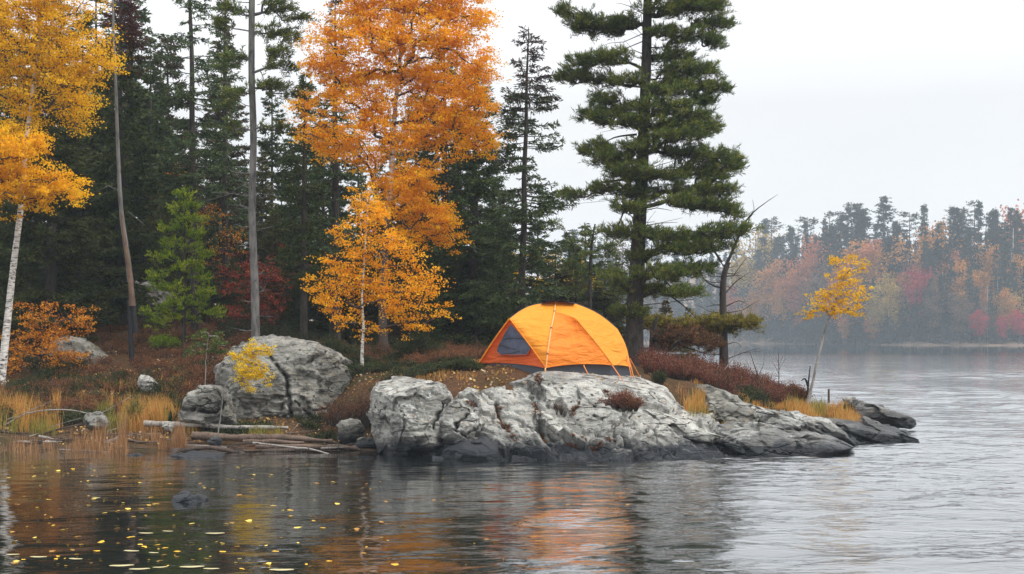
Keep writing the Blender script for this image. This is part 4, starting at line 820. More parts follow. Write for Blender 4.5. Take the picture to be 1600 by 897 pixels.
log('log', 'thin reddish log half in the water among the reeds', [(0, 710), (80, 712), (150, 712), (200, 710)], 27.2, .04, 'brownwood', seed=7)
log('log', 'grey log end pointing up beside the reed clump', [(150, 700), (175, 690), (192, 680)], 28.0, .06, 'deadwood', seed=8)
log('log', 'thin bark-stripped pole across the dark logs', [(395, 692), (440, 697), (480, 702)], 27.2, .022, 'deadwood', seed=9)
log('log', 'short grey log before the grass tuft', [(380, 690), (430, 690), (475, 692)], 27.7, .05, 'brownwood', seed=10)
rng = R(44)
for k in range(46):      # washed-up sticks along the bank
    x = rng.uniform(-30, 560); D = rng.uniform(26.9, 28.9); X = (x-CX)/F*D; l = rng.uniform(.25, 1.1); a = rng.normal(0, .45); z = max(0., float(gz(X, D)[0]))+rng.uniform(.02, .08)
    dv = np.array([math.cos(a), math.sin(a)*.8, rng.normal(0, .07)])*l; p0 = np.array([X, D, z]); pm = p0+dv*.5+rng.normal(size=3)*l*.06*np.array([1, 1, .6]); mb = MB()
    rr = rng.uniform(.010, .030); tubes(mb, spline([p0, pm, p0+dv], 9), np.linspace(rr, rr*.4, 9), 6, 0.)
    if rng.uniform() < .5: q = pm+rng.normal(size=3)*.18*np.array([1, 1, .6])+[0, 0, .08]; tubes(mb, spline([pm, (pm+q)/2+[0, 0, .02], q], 5), np.linspace(rr*.5, .003, 5), 4, 0.)
    tag(mb.build('driftwood_stick', M[['deadwood', 'brownwood', 'wetwood'][rng.randint(0, 3)]], smooth=True, origin=p0), 'short driftwood stick washed up along the left bank', 'stick', 'driftwood sticks washed up along the left bank')
# ------------------------------------------------------------------ shrubs and cover
def tuft(ml, mt, c, w, h, nst, nleaf, L, W, rng, lean=.6, tips=.3):
    """one twiggy plant: stems fan from c, leaves along the upper part"""
    a = rng.uniform(0, 2*math.pi, nst); s = rng.uniform(.2, 1, nst)**.7
    tip = c+np.stack([np.cos(a)*w*s, np.sin(a)*w*s*.9, h*rng.uniform(.6, 1.1, nst)*(1-.35*s)], 1)
    mid = c*.5+tip*.5+np.stack([np.cos(a)*-w*.12*s, np.sin(a)*-w*.12*s, np.full(nst, h*.08)], 1)
    b0 = np.repeat(c[None], nst, 0)+np.stack([np.cos(a), np.sin(a), a*0], 1)*w*.1
    tubes(mt, np.stack([b0, mid, tip], 1), np.array([[.006, .004, .002]]).repeat(nst, 0), 3, 0., 1, cap=False)
    k = np.repeat(np.arange(nst), nleaf); u = rng.uniform(.3, 1.05, len(k))[:, None]
    p = np.where(u < .5, b0[k]*(1-2*u)+mid[k]*2*u, mid[k]*(2-2*u)+tip[k]*(2*u-1))+rng.normal(size=(len(k), 3))*w*.10
    d = nrm((tip-b0)[k])+rng.normal(size=(len(k), 3))*.8
    ti = np.clip(rng.normal(.45, .1)+rng.normal(size=len(k))*.18, 0, 1)
    leaves(ml, p, d, L*rng.uniform(.7, 1.3, len(k)), W*rng.uniform(.7, 1.3, len(k)), ti, rng)
def shrub(name, label, cat, x, y, D, w, h, mat, n=14, seed=0, nst=26, nleaf=22, L=.035, W=.02, group=None, ground=True):
    rng = R(seed); ml = MB(); mt = MB(); b = P(x, y, D)
    if ground: b[2] = top(b[0], b[1])-.03
    W_, H_ = w/F*D/2, h/F*D
    for k in range(n):
        q = rng.normal(size=2)*W_*.42; hh = H_*(1-.5*min(1, abs(q[0])/W_))
        tuft(ml, ml, b+np.array([q[0], q[1]*.7, 0]), W_*.42+.05, hh, nst, nleaf, L, W, rng)
    return tag(ml.build(name, [M[mat], M['twig']], origin=b), label, cat, group)
shrub('bush', 'small rusty red bush growing from a crack in the pale ledge', 'bush', 972, 655, 26.75, 62, 38, 'heath', 12, 1, 30, 22, .026, .014)
shrub('bush', 'dead brown twig tuft in a crack of the pale ledge', 'bush', 872, 652, 26.7, 24, 30, 'heathbrown', 3, 2, 16, 6, .02, .01)
shrub('bush', 'brown-green bush just left of the leaning birch foot', 'bush', 1240, 640, 33.4, 50, 42, 'heathbrown', 16, 3, 26, 20, .035, .02)
shrub('bush', 'low dark juniper mound left of the tent', 'bush', 722, 584, 28.9, 62, 20, 'bush', 14, 4, 26, 30, .035, .013)
shrub('bush', 'dark green bush before the orange birch stem', 'bush', 655, 575, 32.5, 84, 62, 'bush', 22, 5, 26, 26, .04, .02)
shrub('bush', 'low green bush at the foot of the golden birch', 'bush', 585, 576, 31.2, 60, 22, 'bush', 12, 6, 26, 26, .035, .016)
shrub('bush', 'black-green spreading conifer bush behind the huge boulder', 'bush', 517, 556, 33.5, 92, 50, 'bush', 24, 7, 30, 26, .05, .02)
shrub('bush', 'small olive bush on top of the outer rocks', 'bush', 1324, 642, 33.4, 46, 24, 'bush', 8, 8, 20, 18, .03, .016)
shrub('bush', 'green patch of heather right of the tent corner', 'bush', 1030, 590, 29.6, 26, 26, 'bush', 6, 9, 26, 26, .03, .012)
M['greenleaf'] = leafmat('green_shrub_leaves', [(0, (.03, .06, .015)), (.5, (.08, .13, .03)), (1, (.20, .22, .05))], .3)
broadleaf('sapling', 'thin green-leaved sapling standing before the huge boulder', 'sapling', [(320, 612), (321, 580), (323, 550), (326, 520)], 30.2, .012, .005,
  [(320, 536, 18, 7), (338, 528, 14, 6), (306, 546, 12, 7), (330, 546, 14, 6), (318, 520, 10, 5), (346, 540, 8, 5)], 'greenleaf', dens=50, per=60, cr=.09, L=.045, seed=51, bark='deadwood')
shrub('seedling', 'tiny spruce seedling behind the heath on the point', 'seedling', 1241, 600, 34, 20, 28, 'spruceblue', 4, 11, 26, 24, .04, .012)
shrub('bush', 'reddish twiggy bush hanging over the dark gap between boulders', 'bush', 562, 640, 29.0, 120, 66, 'heathbrown', 24, 12, 26, 14, .024, .013)
shrub('bush', 'dark mossy bush filling the cleft left of the pale boulder', 'bush', 600, 604, 29.4, 70, 34, 'bush', 12, 15, 26, 22, .03, .014)
shrub('bush', 'dark weedy bush behind the left reeds', 'bush', 215, 660, 29.5, 50, 60, 'grassgreen', 8, 13, 20, 12, .04, .014)
shrub('bush', 'low yellow-green conifer bush under the lime pine', 'bush', 256, 520, 37, 60, 30, 'lime', 10, 14, 22, 24, .05, .018)
def cover(name, label, cat, mat, regions, seed, w, h, nst, nleaf, L, W):
    """regions: (x0,x1 px, D0,D1, count, height factor)"""
    rng = R(seed); ml = MB()
    for x0, x1, D0, D1, cnt, hf in regions:
        for k in range(cnt):
            D = rng.uniform(D0, D1); x = rng.uniform(x0, x1); X = (x-CX)/F*D
            nz = perlin(np.array([[X*.8, D*.8, seed]]))[0]
            if nz < -.18: continue
            z = top(X, D) if x > 640 else float(gz(X, D)[0])
            if z < .04: continue
            tuft(ml, ml, np.array([X, D, z-.02]), w*rng.uniform(.7, 1.2), h*hf*rng.uniform(.6, 1.25)*(1+nz*.8), nst, nleaf, L, W, rng)
    return tag(ml.build(name, [M[mat], M['twig']]), label, cat, kind='stuff')
cover('heath', 'dense red-brown heath covering the slope right of the tent', 'heath', 'heath', [(1005, 1085, 30.2, 34.5, 200, 1.15), (1080, 1150, 30.6, 35.5, 230, 1.25), (1140, 1215, 31.5, 36, 200, 1.15), (1195, 1232, 32.5, 35, 60, 1.)], 1, .24, .42, 14, 15, .032, .016)
cover('heath', 'brown heath carpeting the forest edge on the left', 'heath', 'heathbrown', [(100, 340, 32, 42, 520, .75), (340, 520, 33.5, 40, 200, .6), (640, 760, 30.5, 38, 260, .9), (520, 660, 31.5, 38, 160, .7), (-60, 110, 32, 40, 160, .8), (100, 270, 30.2, 33, 110, .7), (-50, 140, 29.6, 32.5, 130, .9), (285, 345, 30.5, 33, 70, .8)], 2, .24, .36, 11, 12, .036, .018)
cover('undergrowth', 'dark green undergrowth between boulders and reeds', 'undergrowth', 'bush', [(120, 330, 29.5, 34, 160, .8), (-60, 130, 29.5, 36, 200, 1.), (90, 290, 29.3, 31, 110, .8), (285, 420, 28.6, 29.6, 45, .5), (470, 560, 28.4, 30, 40, .5), (340, 520, 37, 46, 150, 1.6), (560, 900, 34, 46, 190, 1.3), (600, 745, 28.9, 31, 70, .35), (1085, 1205, 30.2, 32.2, 60, .6), (1010, 1200, 31, 35, 40, 1.2), (470, 620, 30.5, 33.5, 110, .8), (380, 500, 33, 35, 60, .8), (40, 260, 40, 46, 120, 1.8)], 3, .26, .34, 11, 13, .042, .022)
def grass(name, label, mat, regions, seed, hgt, wid=.009, spread=.35, sink=.02):
    rng = R(seed); ml = MB()
    for x0, x1, D0, D1, cnt, hf in regions:
        D = rng.uniform(D0, D1, cnt); x = rng.uniform(x0, x1, cnt)
        cx = np.round(x/7)*7+rng.normal(size=cnt)*2.2; X = (cx-CX)/F*D
        z = np.array([top(a, b) for a, b in zip(X, D)]) if x1 > 640 else gz(X, D)
        nz = perlin(np.stack([X*1.2, D*1.2, X*0+seed], 1)); ok = (nz > -.25)&(perlin(np.stack([cx*.035, D*1.1, X*0+seed*3], 1))+rng.normal(size=cnt)*.12 > -.12)
        if x1 <= 640: z = np.maximum(z, -.1)
        else: ok &= z > .05
        b = np.stack([X, D, z-sink], 1)[ok]; n = len(b)
        H = hgt*hf*rng.uniform(.45, 1.15, n)*(1+nz[ok]*.7); a = rng.uniform(0, 6.28, n); l = rng.uniform(.05, spread, n)*H
        o = np.stack([np.cos(a), np.sin(a)*.8, a*0], 1); s = nrm(np.stack([rng.normal(size=n), rng.normal(size=n)*.4, a*0], 1))*wid/2
        m = b+o*(l*.35)[:, None]+np.array([0, 0, 1])*(H*.6)[:, None]; t = b+o*l[:, None]+np.array([0, 0, 1])*H[:, None]
        V = np.stack([b-s, b+s, m+s*.8, m-s*.8, t], 1)
        i = np.arange(n)*5
        Fq = np.stack([i, i+1, i+2, i+3], 1); tn = np.repeat(np.clip(.5+rng.normal(size=n)*.25, 0, 1), 5)
        ml.add(V.reshape(-1, 3), Fq, tn)
        ml.l.append((np.stack([i+3, i+2, i+4], 1)+ml.n-n*5).ravel()); ml.t.append(np.full(n, 3)); ml.m.append(np.full(n, 0))
    return tag(ml.build(name, M[mat]), label, 'grass', kind='stuff')
grass('dry_grass', 'dry orange and yellow grass growing between rocks and on the point', 'grass', [(1225, 1345, 31.0, 34.5, 5200, .7), (1290, 1365, 30.4, 32.8, 2200, .5), (1200, 1300, 31, 32.2, 1600, .5), (1140, 1230, 30.2, 31.6, 900, .4), (1065, 1100, 27.9, 29.4, 900, .8), (1080, 1180, 27.9, 29.0, 2200, .45), (630, 800, 28.2, 29.2, 1500, .25), (1060, 1200, 28.8, 31.2, 1500, .35)], 1, .36)
def crackplants():
    rng = R(61); ml = MB()
    for poly in ([(775, 628), (790, 665), (806, 690)], [(828, 612), (846, 668), (852, 690)], [(880, 690), (930, 694), (960, 690)], [(932, 600), (990, 640)], [(700, 615), (760, 640)], [(1040, 640), (1060, 670)], [(845, 600), (835, 585)], [(905, 640), (890, 650)]):
        for (x0, y0), (x1, y1) in zip(poly[:-1], poly[1:]):
            for k in range(9):
                f = rng.uniform(); x, y = x0+(x1-x0)*f+rng.normal()*2, y0+(y1-y0)*f+rng.normal()*2
                q = np.argmin((PXg.ravel()-x)**2+(LY.ravel()-y)**2); c = LEDGE[q]
                tuft(ml, ml, c+np.array([0, 0, -.02]), .06, rng.uniform(.03, .11), 9, 6, .03, .012, rng)
    tag(ml.build('crack_plants', [M['heathbrown'], M['twig']]), 'dry moss and tiny plants growing in the cracks of the pale ledge', 'crack plants', kind='stuff')
crackplants()
grass('dry_grass', 'tall rusty dry grass behind the left driftwood', 'grass', [(185, 275, 29.0, 30.4, 3200, 1.25), (270, 310, 28.8, 30, 700, .8), (-40, 95, 29., 31, 3000, 1.2), (385, 450, 28.2, 28.8, 500, .5), (120, 330, 30.5, 33, 2500, .6)], 2, .42)
grass('green_grass', 'yellow-green grass tufts along the shore', 'grassgreen', [(-40, 90, 28.6, 30, 1500, 1.1), (150, 195, 28.8, 30.5, 1000, 1.), (390, 440, 28.2, 28.8, 500, .6), (1230, 1290, 32, 34, 900, .8), (300, 380, 28.6, 29.3, 500, .5), (1080, 1180, 28., 29.4, 900, .5), (955, 985, 26.2, 26.4, 0, .4)], 3, .38)
grass('reeds', 'pale brown reeds standing in the shallow water on the left', 'reed', [(100, 160, 27.0, 28.2, 800, .85), (190, 285, 27.4, 28.1, 2600, .85), (0, 130, 26.4, 27.6, 450, .7), (30, 170, 25.6, 26.8, 300, .6), (140, 200, 26.2, 27.6, 500, .8)], 4, .55, .008, .25, .05)
# fallen leaves on the ground
rng = R(8); ml = MB(); n = 15000
D = rng.uniform(27.5, 38, n); x = rng.uniform(-50, 1080, n); X = (x-CX)/F*D
z = np.where(x > 640, np.array([top(a, b) if c > 640 else 0 for a, b, c in zip(X, D, x)]), gz(X, D)); ok = (z > .08)&(perlin(np.stack([X*.9, D*.9, X*0], 1)) > -.2)&((x < 800) | (rng.uniform(size=n) < .06))
b = np.stack([X, D, z+.012], 1)[ok]; dd = rng.normal(size=(len(b), 3))*np.array([1, 1, .3])
leaves(ml, b, dd, .07*rng.uniform(.6, 1.2, len(b)), .05, rng.uniform(0, 1, len(b))**1.3, rng, 0, .25)
tag(ml.build('leaf_litter', M['litter']), 'fallen brown and yellow leaves scattered on the ground', 'leaf litter', kind='stuff')
# ------------------------------------------------------------------ floating leaves
rng = R(21); lp = []
for k in range(3):
    mb = MB(); m = 9; a = np.linspace(0, 2*math.pi, m, endpoint=False); rr = np.array([1, .8, .55, .75, .5, .62, .5, .78, .6])*(.9+.2*rng.uniform(size=m))
    V = np.stack([np.cos(a)*rr*1.25, np.sin(a)*rr*.9, rng.uniform(0, .12, m)], 1); V = np.vstack([V, [[0, 0, .02]]])
    mb.add(V, [(j, (j+1) % m, m) for j in range(m)], [-.0, .45, .9][k]); lp.append(mb.build('floating_leaf', M['floatleaf']))
cnt = 0
def floatleaf(x, y, size, k, label, group, mat=None):
    global cnt
    o = lp[k].copy(); LINK(o)
    D = CH*F/(y-HY); o.location = ((x-CX)/F*D, D, float(water_z(np.array([(x-CX)/F*D]), np.array([D]))[0])+.008); o.rotation_euler = (rng.uniform(-.15, .15), rng.uniform(-.15, .15), rng.uniform(0, 6.28)); o.scale = (size, size, size)
    tag(o, label, 'leaf', group); cnt += 1; return o
while cnt < 285:
    y = 725+170*rng.uniform()**1.1; x = abs(rng.normal(0, 300)) if rng.uniform() < .6 else rng.uniform(0, 1000)
    if x > 1000 or (250 < x < 345 and 765 < y < 805) or y < 745 and x > 600 and x < 1010 or y > 890: continue
    if x > 640 and rng.uniform() < .3: continue
    floatleaf(x, y, .013+.045*rng.uniform()**1.5, rng.randint(0, 3), 'small yellow leaf floating on the dark water', 'yellow leaves floating on the dark water')
for o in lp: bpy.data.objects.remove(o)
mbp = MB(); a = np.linspace(0, 2*math.pi, 14, endpoint=False); V = np.stack([np.cos(a), np.sin(a)*.42*(1+.25*np.sin(3*a)), a*0], 1); V = np.vstack([V, [[0, 0, .03]]])
mbp.add(V, [(j, (j+1) % 14, 14) for j in range(14)]); pb = mbp.build('floating_leaf', M['paleleaf'])
first = True
for x, y, s in [(190, 884, .12), (218, 890, .10), (250, 887, .07), (300, 886, .12), (330, 889, .08), (205, 862, .09), (240, 865, .06), (228, 834, .09), (262, 831, .07), (336, 834, .11), (20, 868, .07), (60, 872, .09), (118, 874, .08), (440, 891, .12), (300, 740, .05), (150, 778, .07)]:
    o = pb if first else pb.copy()
    if not first: LINK(o)
    first = False
    D = CH*F/(y-HY); o.location = ((x-CX)/F*D, D, float(water_z(np.array([(x-CX)/F*D]), np.array([D]))[0])+.008); o.scale = (s, s, s); o.rotation_euler = (0, 0, rng.uniform(-.4, .4))
    tag(o, 'pale flat leaf pad floating at the lower left', 'leaf', 'pale leaf pads floating at the lower left')
# ------------------------------------------------------------------ far wood
def far_conifer(H, rb, nb, seed, kind):
    rng = R(seed); mb = MB(); tubes(mb, [[0, 0, 0], [.1, 0, H*.5], [0, 0, H]], [.28, .18, .04], 6, 0., 1)
    B = []; Dv = []; Ls = []
    for k in range(nb):
        if kind == 'spruce':
            h = .04+.95*rng.uniform()**.85; Lb = rb*((1-h)**.8+.05)*rng.uniform(.6, 1.2); zz = -.25
        else:
            h = .45+.54*rng.uniform()**.8; Lb = rb*(.35+.65*math.sin(min(1, (1-h)/.5)*2.4))*rng.uniform(.5, 1.25); zz = .18
        a = rng.uniform(0, 6.28); o = np.array([math.cos(a), math.sin(a), zz]); p = np.array([0, 0, h*H])
        m = 26; u = rng.uniform(.1 if kind == 'spruce' else .35, 1, m)
        B.append(p+o*Lb*u[:, None]+rng.normal(size=(m, 3))*np.array([.25, .25, .13])); Dv.append(o+rng.normal(size=(m, 3))*np.array([.7, .7, .35])); Ls.append(np.full(m, .55))
        if kind != 'spruce': tubes(mb, [p, p+o*Lb*.6, p+o*Lb], [.07, .05, .02], 3, 0., 1, cap=False)
    B = np.concatenate(B); Dv = np.concatenate(Dv)
    leaves(mb, B, Dv, .62*rng.uniform(.6, 1.2, len(B)), .20*rng.uniform(.6, 1.3, len(B)), np.clip(rng.normal(.45, .2, len(B)), 0, 1), rng)
    return mb
def far_broad(H, rb, seed):
    rng = R(seed); mb = MB(); tubes(mb, [[0, 0, 0], [.15, 0, H*.5], [0, 0, H*.92]], [.16, .11, .03], 6, .1, 1)
    cl = nrm(rng.normal(size=(46, 3)))*rng.uniform(size=(46, 1))**.4*np.array([rb, rb, H*.36])+np.array([0, 0, H*.62])
    for c in cl: tubes(mb, [[0, 0, c[2]-H*.12], c*.6+np.array([0, 0, c[2]*.4-H*.03]), c], [.05, .035, .02], 3, .9, 1, cap=False)
    idx = np.repeat(np.arange(46), 70); q = rng.normal(size=(len(idx), 3))*np.array([1, 1, .7])*rb*.22
    leaves(mb, cl[idx]+q, rng.normal(size=(len(idx), 3)), .38, .30, np.clip(rng.normal(.5, .2, len(idx))+rng.uniform(-.2, .2, 46)[idx], 0, 1), rng)
    return mb
M['farspruce'] = leafmat('far_spruce_needles', [(0, (.006, .013, .009)), (1, (.03, .045, .028))], .1, .7, .5)
FAR = {}
def farmesh(key, mb, mats):
    o = mb.build(key, mats); FAR[key] = o.data; bpy.data.objects.remove(o)
for k in range(3): farmesh('fs%d' % k, far_conifer(20, [2.6, 2.0, 3.2][k], 120, 80+k, 'spruce'), [M['farspruce'], M['bark']])
for k in range(3): farmesh('fp%d' % k, far_conifer(26, [3.8, 4.6, 3.2][k], [46, 54, 38][k], 90+k, 'pine'), [M['farspruce'], M['bark']])
fc = {'orange': [(0, (.32, .12, .02)), (1, (.66, .31, .06))], 'pink': [(0, (.32, .09, .04)), (1, (.62, .22, .09))], 'red': [(0, (.28, .02, .03)), (1, (.55, .06, .08))], 'yellow': [(0, (.30, .18, .03)), (1, (.55, .38, .08))], 'brown': [(0, (.10, .06, .035)), (1, (.24, .14, .08))]}
for c, st in fc.items():
    M['far'+c] = leafmat('far_%s_leaves' % c, st, .4)
for k in range(3):
    mbk = far_broad(14, [3.2, 2.4, 3.8][k], 95+k); base_o = mbk.build('x', [M['farorange'], M['bark']])
    for c in fc:
        me = base_o.data.copy(); me.materials[0] = M['far'+c]; FAR['fb%d%s' % (k, c)] = me
    bpy.data.objects.remove(base_o)
def far(key, name, x, d, ytop, label, group, wscale=1., hbase=20.):
    X = None
    D = 330.
    for _ in range(4):
        X = (x-CX)/F*D; D = float(shoreD(np.array(X)))+d
    X = (x-CX)/F*D; z = float(farz(np.array([X]), np.array([D]))[0]); H = CH-(ytop-HY)/F*D-z
    o = bpy.data.objects.new(name, FAR[key]); LINK(o); s = max(H, 3)/hbase
    o.location = (X, D, z-.2); o.scale = (s*wscale, s*wscale, s); o.rotation_euler = (0, 0, (x*1.7+d) % 6.28)
    tag(o, label, 'tree', group); return o
GF = 'misty trees on the far shore'
for x, yt, kk, d, lb in [(1205, 340, 1, 30, 'misty pine farthest left on the far skyline'), (1262, 338, 0, 34, 'far pine with lopsided top above pink maples'), (1330, 318, 1, 36, 'tallest ragged pine in the left half of the far wood'), (1296, 330, 2, 34, 'thin ragged pine left of the tallest far pine'), (1383, 318, 1, 38, 'broad ragged pine above the leaning birch tip'), (1421, 330, 0, 34, 'single ragged pine right of the broad one on the far skyline'), (1496, 322, 0, 38, 'open-topped far pine with level boughs'), (1523, 314, 2, 40, 'highest far pine with level boughs toward the right')]:
    far('fp%d' % kk, 'far_pine', x, d, yt, lb, 'ragged pines on the far skyline', 1.15, 26.)
for x, yt, d, lb, w in [(1238, 352, 24, 'pointed far spruce left of the lopsided pine', .7), (1300, 348, 25, 'thin dark far spruce under the ragged pines', .8), (1391, 365, 10, 'broad dark spruce front and centre of the far wood', 1.7), (1556, 322, 30, 'tall black spire spruce near the right edge', .8), (1466, 345, 22, 'slim spruce left of the open-topped far pine', .7), (1447, 372, 14, 'bare-tipped far spruce in the middle of the right half', .8)]:
    far('fs1', 'far_spruce', x, d, yt, lb, 'spruces marked out in the far wood', w)
for x, yt, c, d, w, lb in [(1172, 452, 'orange', 2, .9, 'pale orange tree at the left end of the far shore'), (1215, 400, 'orange', 8, 1., 'hazy orange birch on the left of the far wood'), (1232, 418, 'orange', 6, .9, 'second hazy orange birch beside the first'), (1255, 420, 'pink', 7, 1., 'hazy pink maple left of the leaning birch'), (1262, 385, 'pink', 18, 1.2, 'pink maple crown high under the lopsided pine'),
     (1348, 375, 'orange', 16, 1.5, 'large salmon-orange maple behind the leaning birch top'), (1368, 368, 'pink', 18, 1.1, 'salmon maple right of the large one'), (1409, 366, 'orange', 16, 1., 'orange maple right of the broad dark spruce'), (1388, 425, 'yellow', 3, .8, 'yellow birch low in the far wood'), (1368, 455, 'yellow', 2, .7, 'small yellow-brown birch near the far waterline'),
     (1440, 410, 'red', 10, .9, 'dull red maple in the middle of the far wood'), (1462, 440, 'brown', 4, .9, 'brownish orange birch at the middle of the far bank'), (1504, 405, 'orange', 8, 1., 'orange-red maple under the open-topped pine'), (1500, 455, 'brown', 3, 1., 'brown leafy tree below the orange-red maple'), (1530, 480, 'red', 0, .9, 'crimson bush at the far waterline'), (1572, 445, 'orange', 4, .8, 'orange birch near the right edge of the far bank'),
     (1566, 490, 'red', 0, .9, 'red bush right of the crimson one'), (1592, 480, 'red', 1, 1., 'red bush at the right edge of the far shore'), (1590, 312, 'pink', 34, .9, 'pink crown topping the right end of the far wood'), (1592, 395, 'orange', 14, .8, 'orange crown at the right edge'), (1545, 375, 'orange', 20, .8, 'dusky orange crown below the black spire spruce'), (1320, 490, 'orange', 0, .8, 'small orange bush at the far waterline behind the birch stem'), (1290, 360, 'pink', 26, 1., 'faint pink crown under the thin ragged pine'), (1487, 388, 'pink', 18, .8, 'faint pink crown below the level-boughed pines')]:
    far('fb%d%s' % (int(x) % 3, c), 'far_maple' if c in ('pink', 'red', 'orange') else 'far_birch', x, d, yt, lb, 'autumn-coloured trees in the far wood', w, 14.)
rng = R(77)
for row, (d, yt, sp) in enumerate([(5, 474, 13), (6, 440, 13), (11, 412, 14), (17, 390, 16), (25, 358, 14), (33, 346, 14)]):
    x = 1095.+rng.uniform(0, 10)
    if row in (1, 3, 5): x -= 215.
    while x < 1630:
        yy = yt+rng.normal()*18+(8 if x < 1250 else 0)
        if x < 1180: yy += 25
        if rng.uniform() < (.90 if row < 4 else .97):
            far('fs%d' % rng.randint(0, 3), 'far_spruce', x, d+rng.normal()*1.5, yy, 'misty dark spruce massed in the far wood', 'dark spruces massed in the far wood', rng.uniform(.5, 1.15) if row > 3 else rng.uniform(.75, 1.25))
        else:
            c = ['orange', 'pink', 'brown', 'brown', 'yellow'][rng.randint(0, 5)]
            far('fb%d%s' % (rng.randint(0, 3), c), 'far_birch', x, d+rng.normal()*1.5, yy+8, 'faded %s birch scattered through the far wood' % c, 'faded %s birches through the far wood' % c, rng.uniform(.8, 1.2), 14.)
        x += sp*rng.uniform(.7, 1.4)
for x in (1475, 1498, 1449, 1441, 1545, 1561, 1583, 1586, 1520, 1590):     # bare white birch poles
    pass
mb = MB(); tubes(mb, [[0, 0, 0], [.2, 0, 6], [.1, 0, 12]], [.10, .08, .03], 6, 0.); tubes(mb, [[.18, 0, 7], [.8, .2, 8.2], [1.1, .3, 9.6]], [.05, .04, .02], 4, 0.); farmesh('pole', mb, [M['birch']])
M['birch'].name = 'birch_bark'
for x, yt, d, h in [(1473, 425, 6, 0), (1449, 395, 14, 0), (1498, 390, 18, 0), (1543, 445, 6, 0), (1558, 435, 8, 0), (1584, 355, 24, 0)]:
    far('pole', 'bare_birch', x, d, yt, 'bare white birch pole against the dark far spruces', 'bare white birch poles on the far shore', 1., 12.)
# side banks so the lake is closed from other viewpoints too
rng = R(78)
def PT(x, y, D): return P(x, y, D+.85)
# ------------------------------------------------------------------ tent
A = PT(748, 568, 28.3); C = PT(853, 575, 27.45); T = PT(868, 471, 28.7); K = PT(796, 498, 28.0); BL = PT(778, 566, 30.0); BC = PT(862, 566, 30.3); BR = PT(978, 570, 30.2)
Mq = PT(866, 489, 28.35); Q = PT(900, 498, 28.05); Rr = PT(958, 571, 27.95); R2 = PT(986, 574, 28.6); Vv = PT(965, 514, 28.9)
for q in (A, C, Rr, R2, BL, BC, BR): pass
root = empty('tent', (float((A[0]+R2[0])/2), 29.6, top((A[0]+R2[0])/2, 29.6)), 'orange dome tent with grey netting window pitched on the pale rock', 'tent')
org = np.array(root.location)
def bez(a, b, off, n=25):
    t = np.linspace(0, 1, n)[:, None]; return a*(1-t)+b*t+np.asarray(off)*4*t*(1-t)
def resamp(c, n):
    s = np.concatenate([[0], np.cumsum(np.linalg.norm(np.diff(c, axis=0), axis=1))]); s /= s[-1]; t = np.linspace(0, 1, n)
    return np.stack([np.interp(t, s, c[:, k]) for k in range(3)], 1)
def coons(mb, c0, c1, d0, d1, n=26, wr=.006, mi=0, sag=(0, 0, 0), seed=0):
    """c0,c1 run in u at v=0,1; d0,d1 run in v at u=0,1"""
    c0, c1, d0, d1 = [resamp(np.asarray(c), n) for c in (c0, c1, d0, d1)]; u = np.linspace(0, 1, n)[:, None, None]; v = np.linspace(0, 1, n)[None, :, None]
    S = (1-v)*c0[:, None]+v*c1[:, None]+(1-u)*d0[None]+u*d1[None]-((1-u)*(1-v)*c0[0]+u*(1-v)*c0[-1]+(1-u)*v*c1[0]+u*v*c1[-1])
    S = S+np.asarray(sag)*16*(u*(1-u)*v*(1-v))
    f = S.reshape(-1, 3); w = (16*u*(1-u)*v*(1-v)).reshape(-1)
    # tension folds fan toward the corners
    ang = fbm(f*np.array([2.2, 2.2, 5.])+seed, 3)
    f = f+np.array([0, -1, .2])*(ang*wr*np.sqrt(np.clip(w, 0, 1)))[:, None]
    grid(mb, f, n, n, .5, mi); return f
pole = spline([C, PT(856, 548, 27.5), PT(861, 515, 27.85), Mq, T], 40)
poleM = pole[:31]; poleT = pole[30:]
ridL = spline([K, PT(812, 486, 28.3), PT(832, 477, 28.55), T], 30)
ridR = spline([T, PT(900, 475, 28.85), PT(936, 491, 28.9), Vv], 30)
endR = spline([Vv, PT(978, 540, 28.75), R2], 20)
kc = bez(K, C, (0, .02, .015)); ka = bez(K, A, (-.01, 0, .01))
hem = bez(A, C, (0, .05, .05))
rear = spline([T, PT(868, 500, 29.9), BC], 20)
mb = MB()
deg = lambda p: np.repeat(p[None], 5, 0)
coons(mb, kc, ridL, deg(K), pole, 34, .045, seed=1)                                        # left of the pole
coons(mb, ridL[::-1], spline([BC, BL], 10), rear, bez(K, BL, (-.05, 0, .05)), 24, .01)    # back left
coons(mb, ka, bez(K, BL, (-.05, 0, .05)), deg(K), bez(A, BL, (0, 0, .02)), 20, .01)        # left end
qr = spline([Q, PT(930, 534, 27.95), Rr], 20)
coons(mb, ridR, bez(Mq, Q, (0, 0, .02)), pole[30:][::-1], bez(Vv, Q, (0, -.05, .03)), 30, .03, seed=3)  # roof right
coons(mb, bez(Q, Vv, (0, -.05, .03)), bez(Rr, R2, (0, .02, .02)), qr, endR, 26, .035, seed=4)
coons(mb, ridR, spline([BC, BR], 10), rear, spline([Vv, PT(974, 540, 29.7), BR], 12), 24, .01)
coons(mb, endR, spline([Vv, PT(974, 540, 29.7), BR], 12), deg(Vv), bez(R2, BR, (0, 0, .02)), 16, .01)
mb.build('flysheet', M['fly'], root, True, org)
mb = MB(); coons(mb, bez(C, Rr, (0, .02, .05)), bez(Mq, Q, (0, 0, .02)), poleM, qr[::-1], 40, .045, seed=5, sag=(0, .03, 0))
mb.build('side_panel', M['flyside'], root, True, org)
rc = np.array([0, .05, -.01])
mb = MB(); fd = coons(mb, ka+rc, kc+rc, deg(K+rc), hem+rc*.8, 26, .025, seed=7); mb.build('door', M['door'], root, True, org)
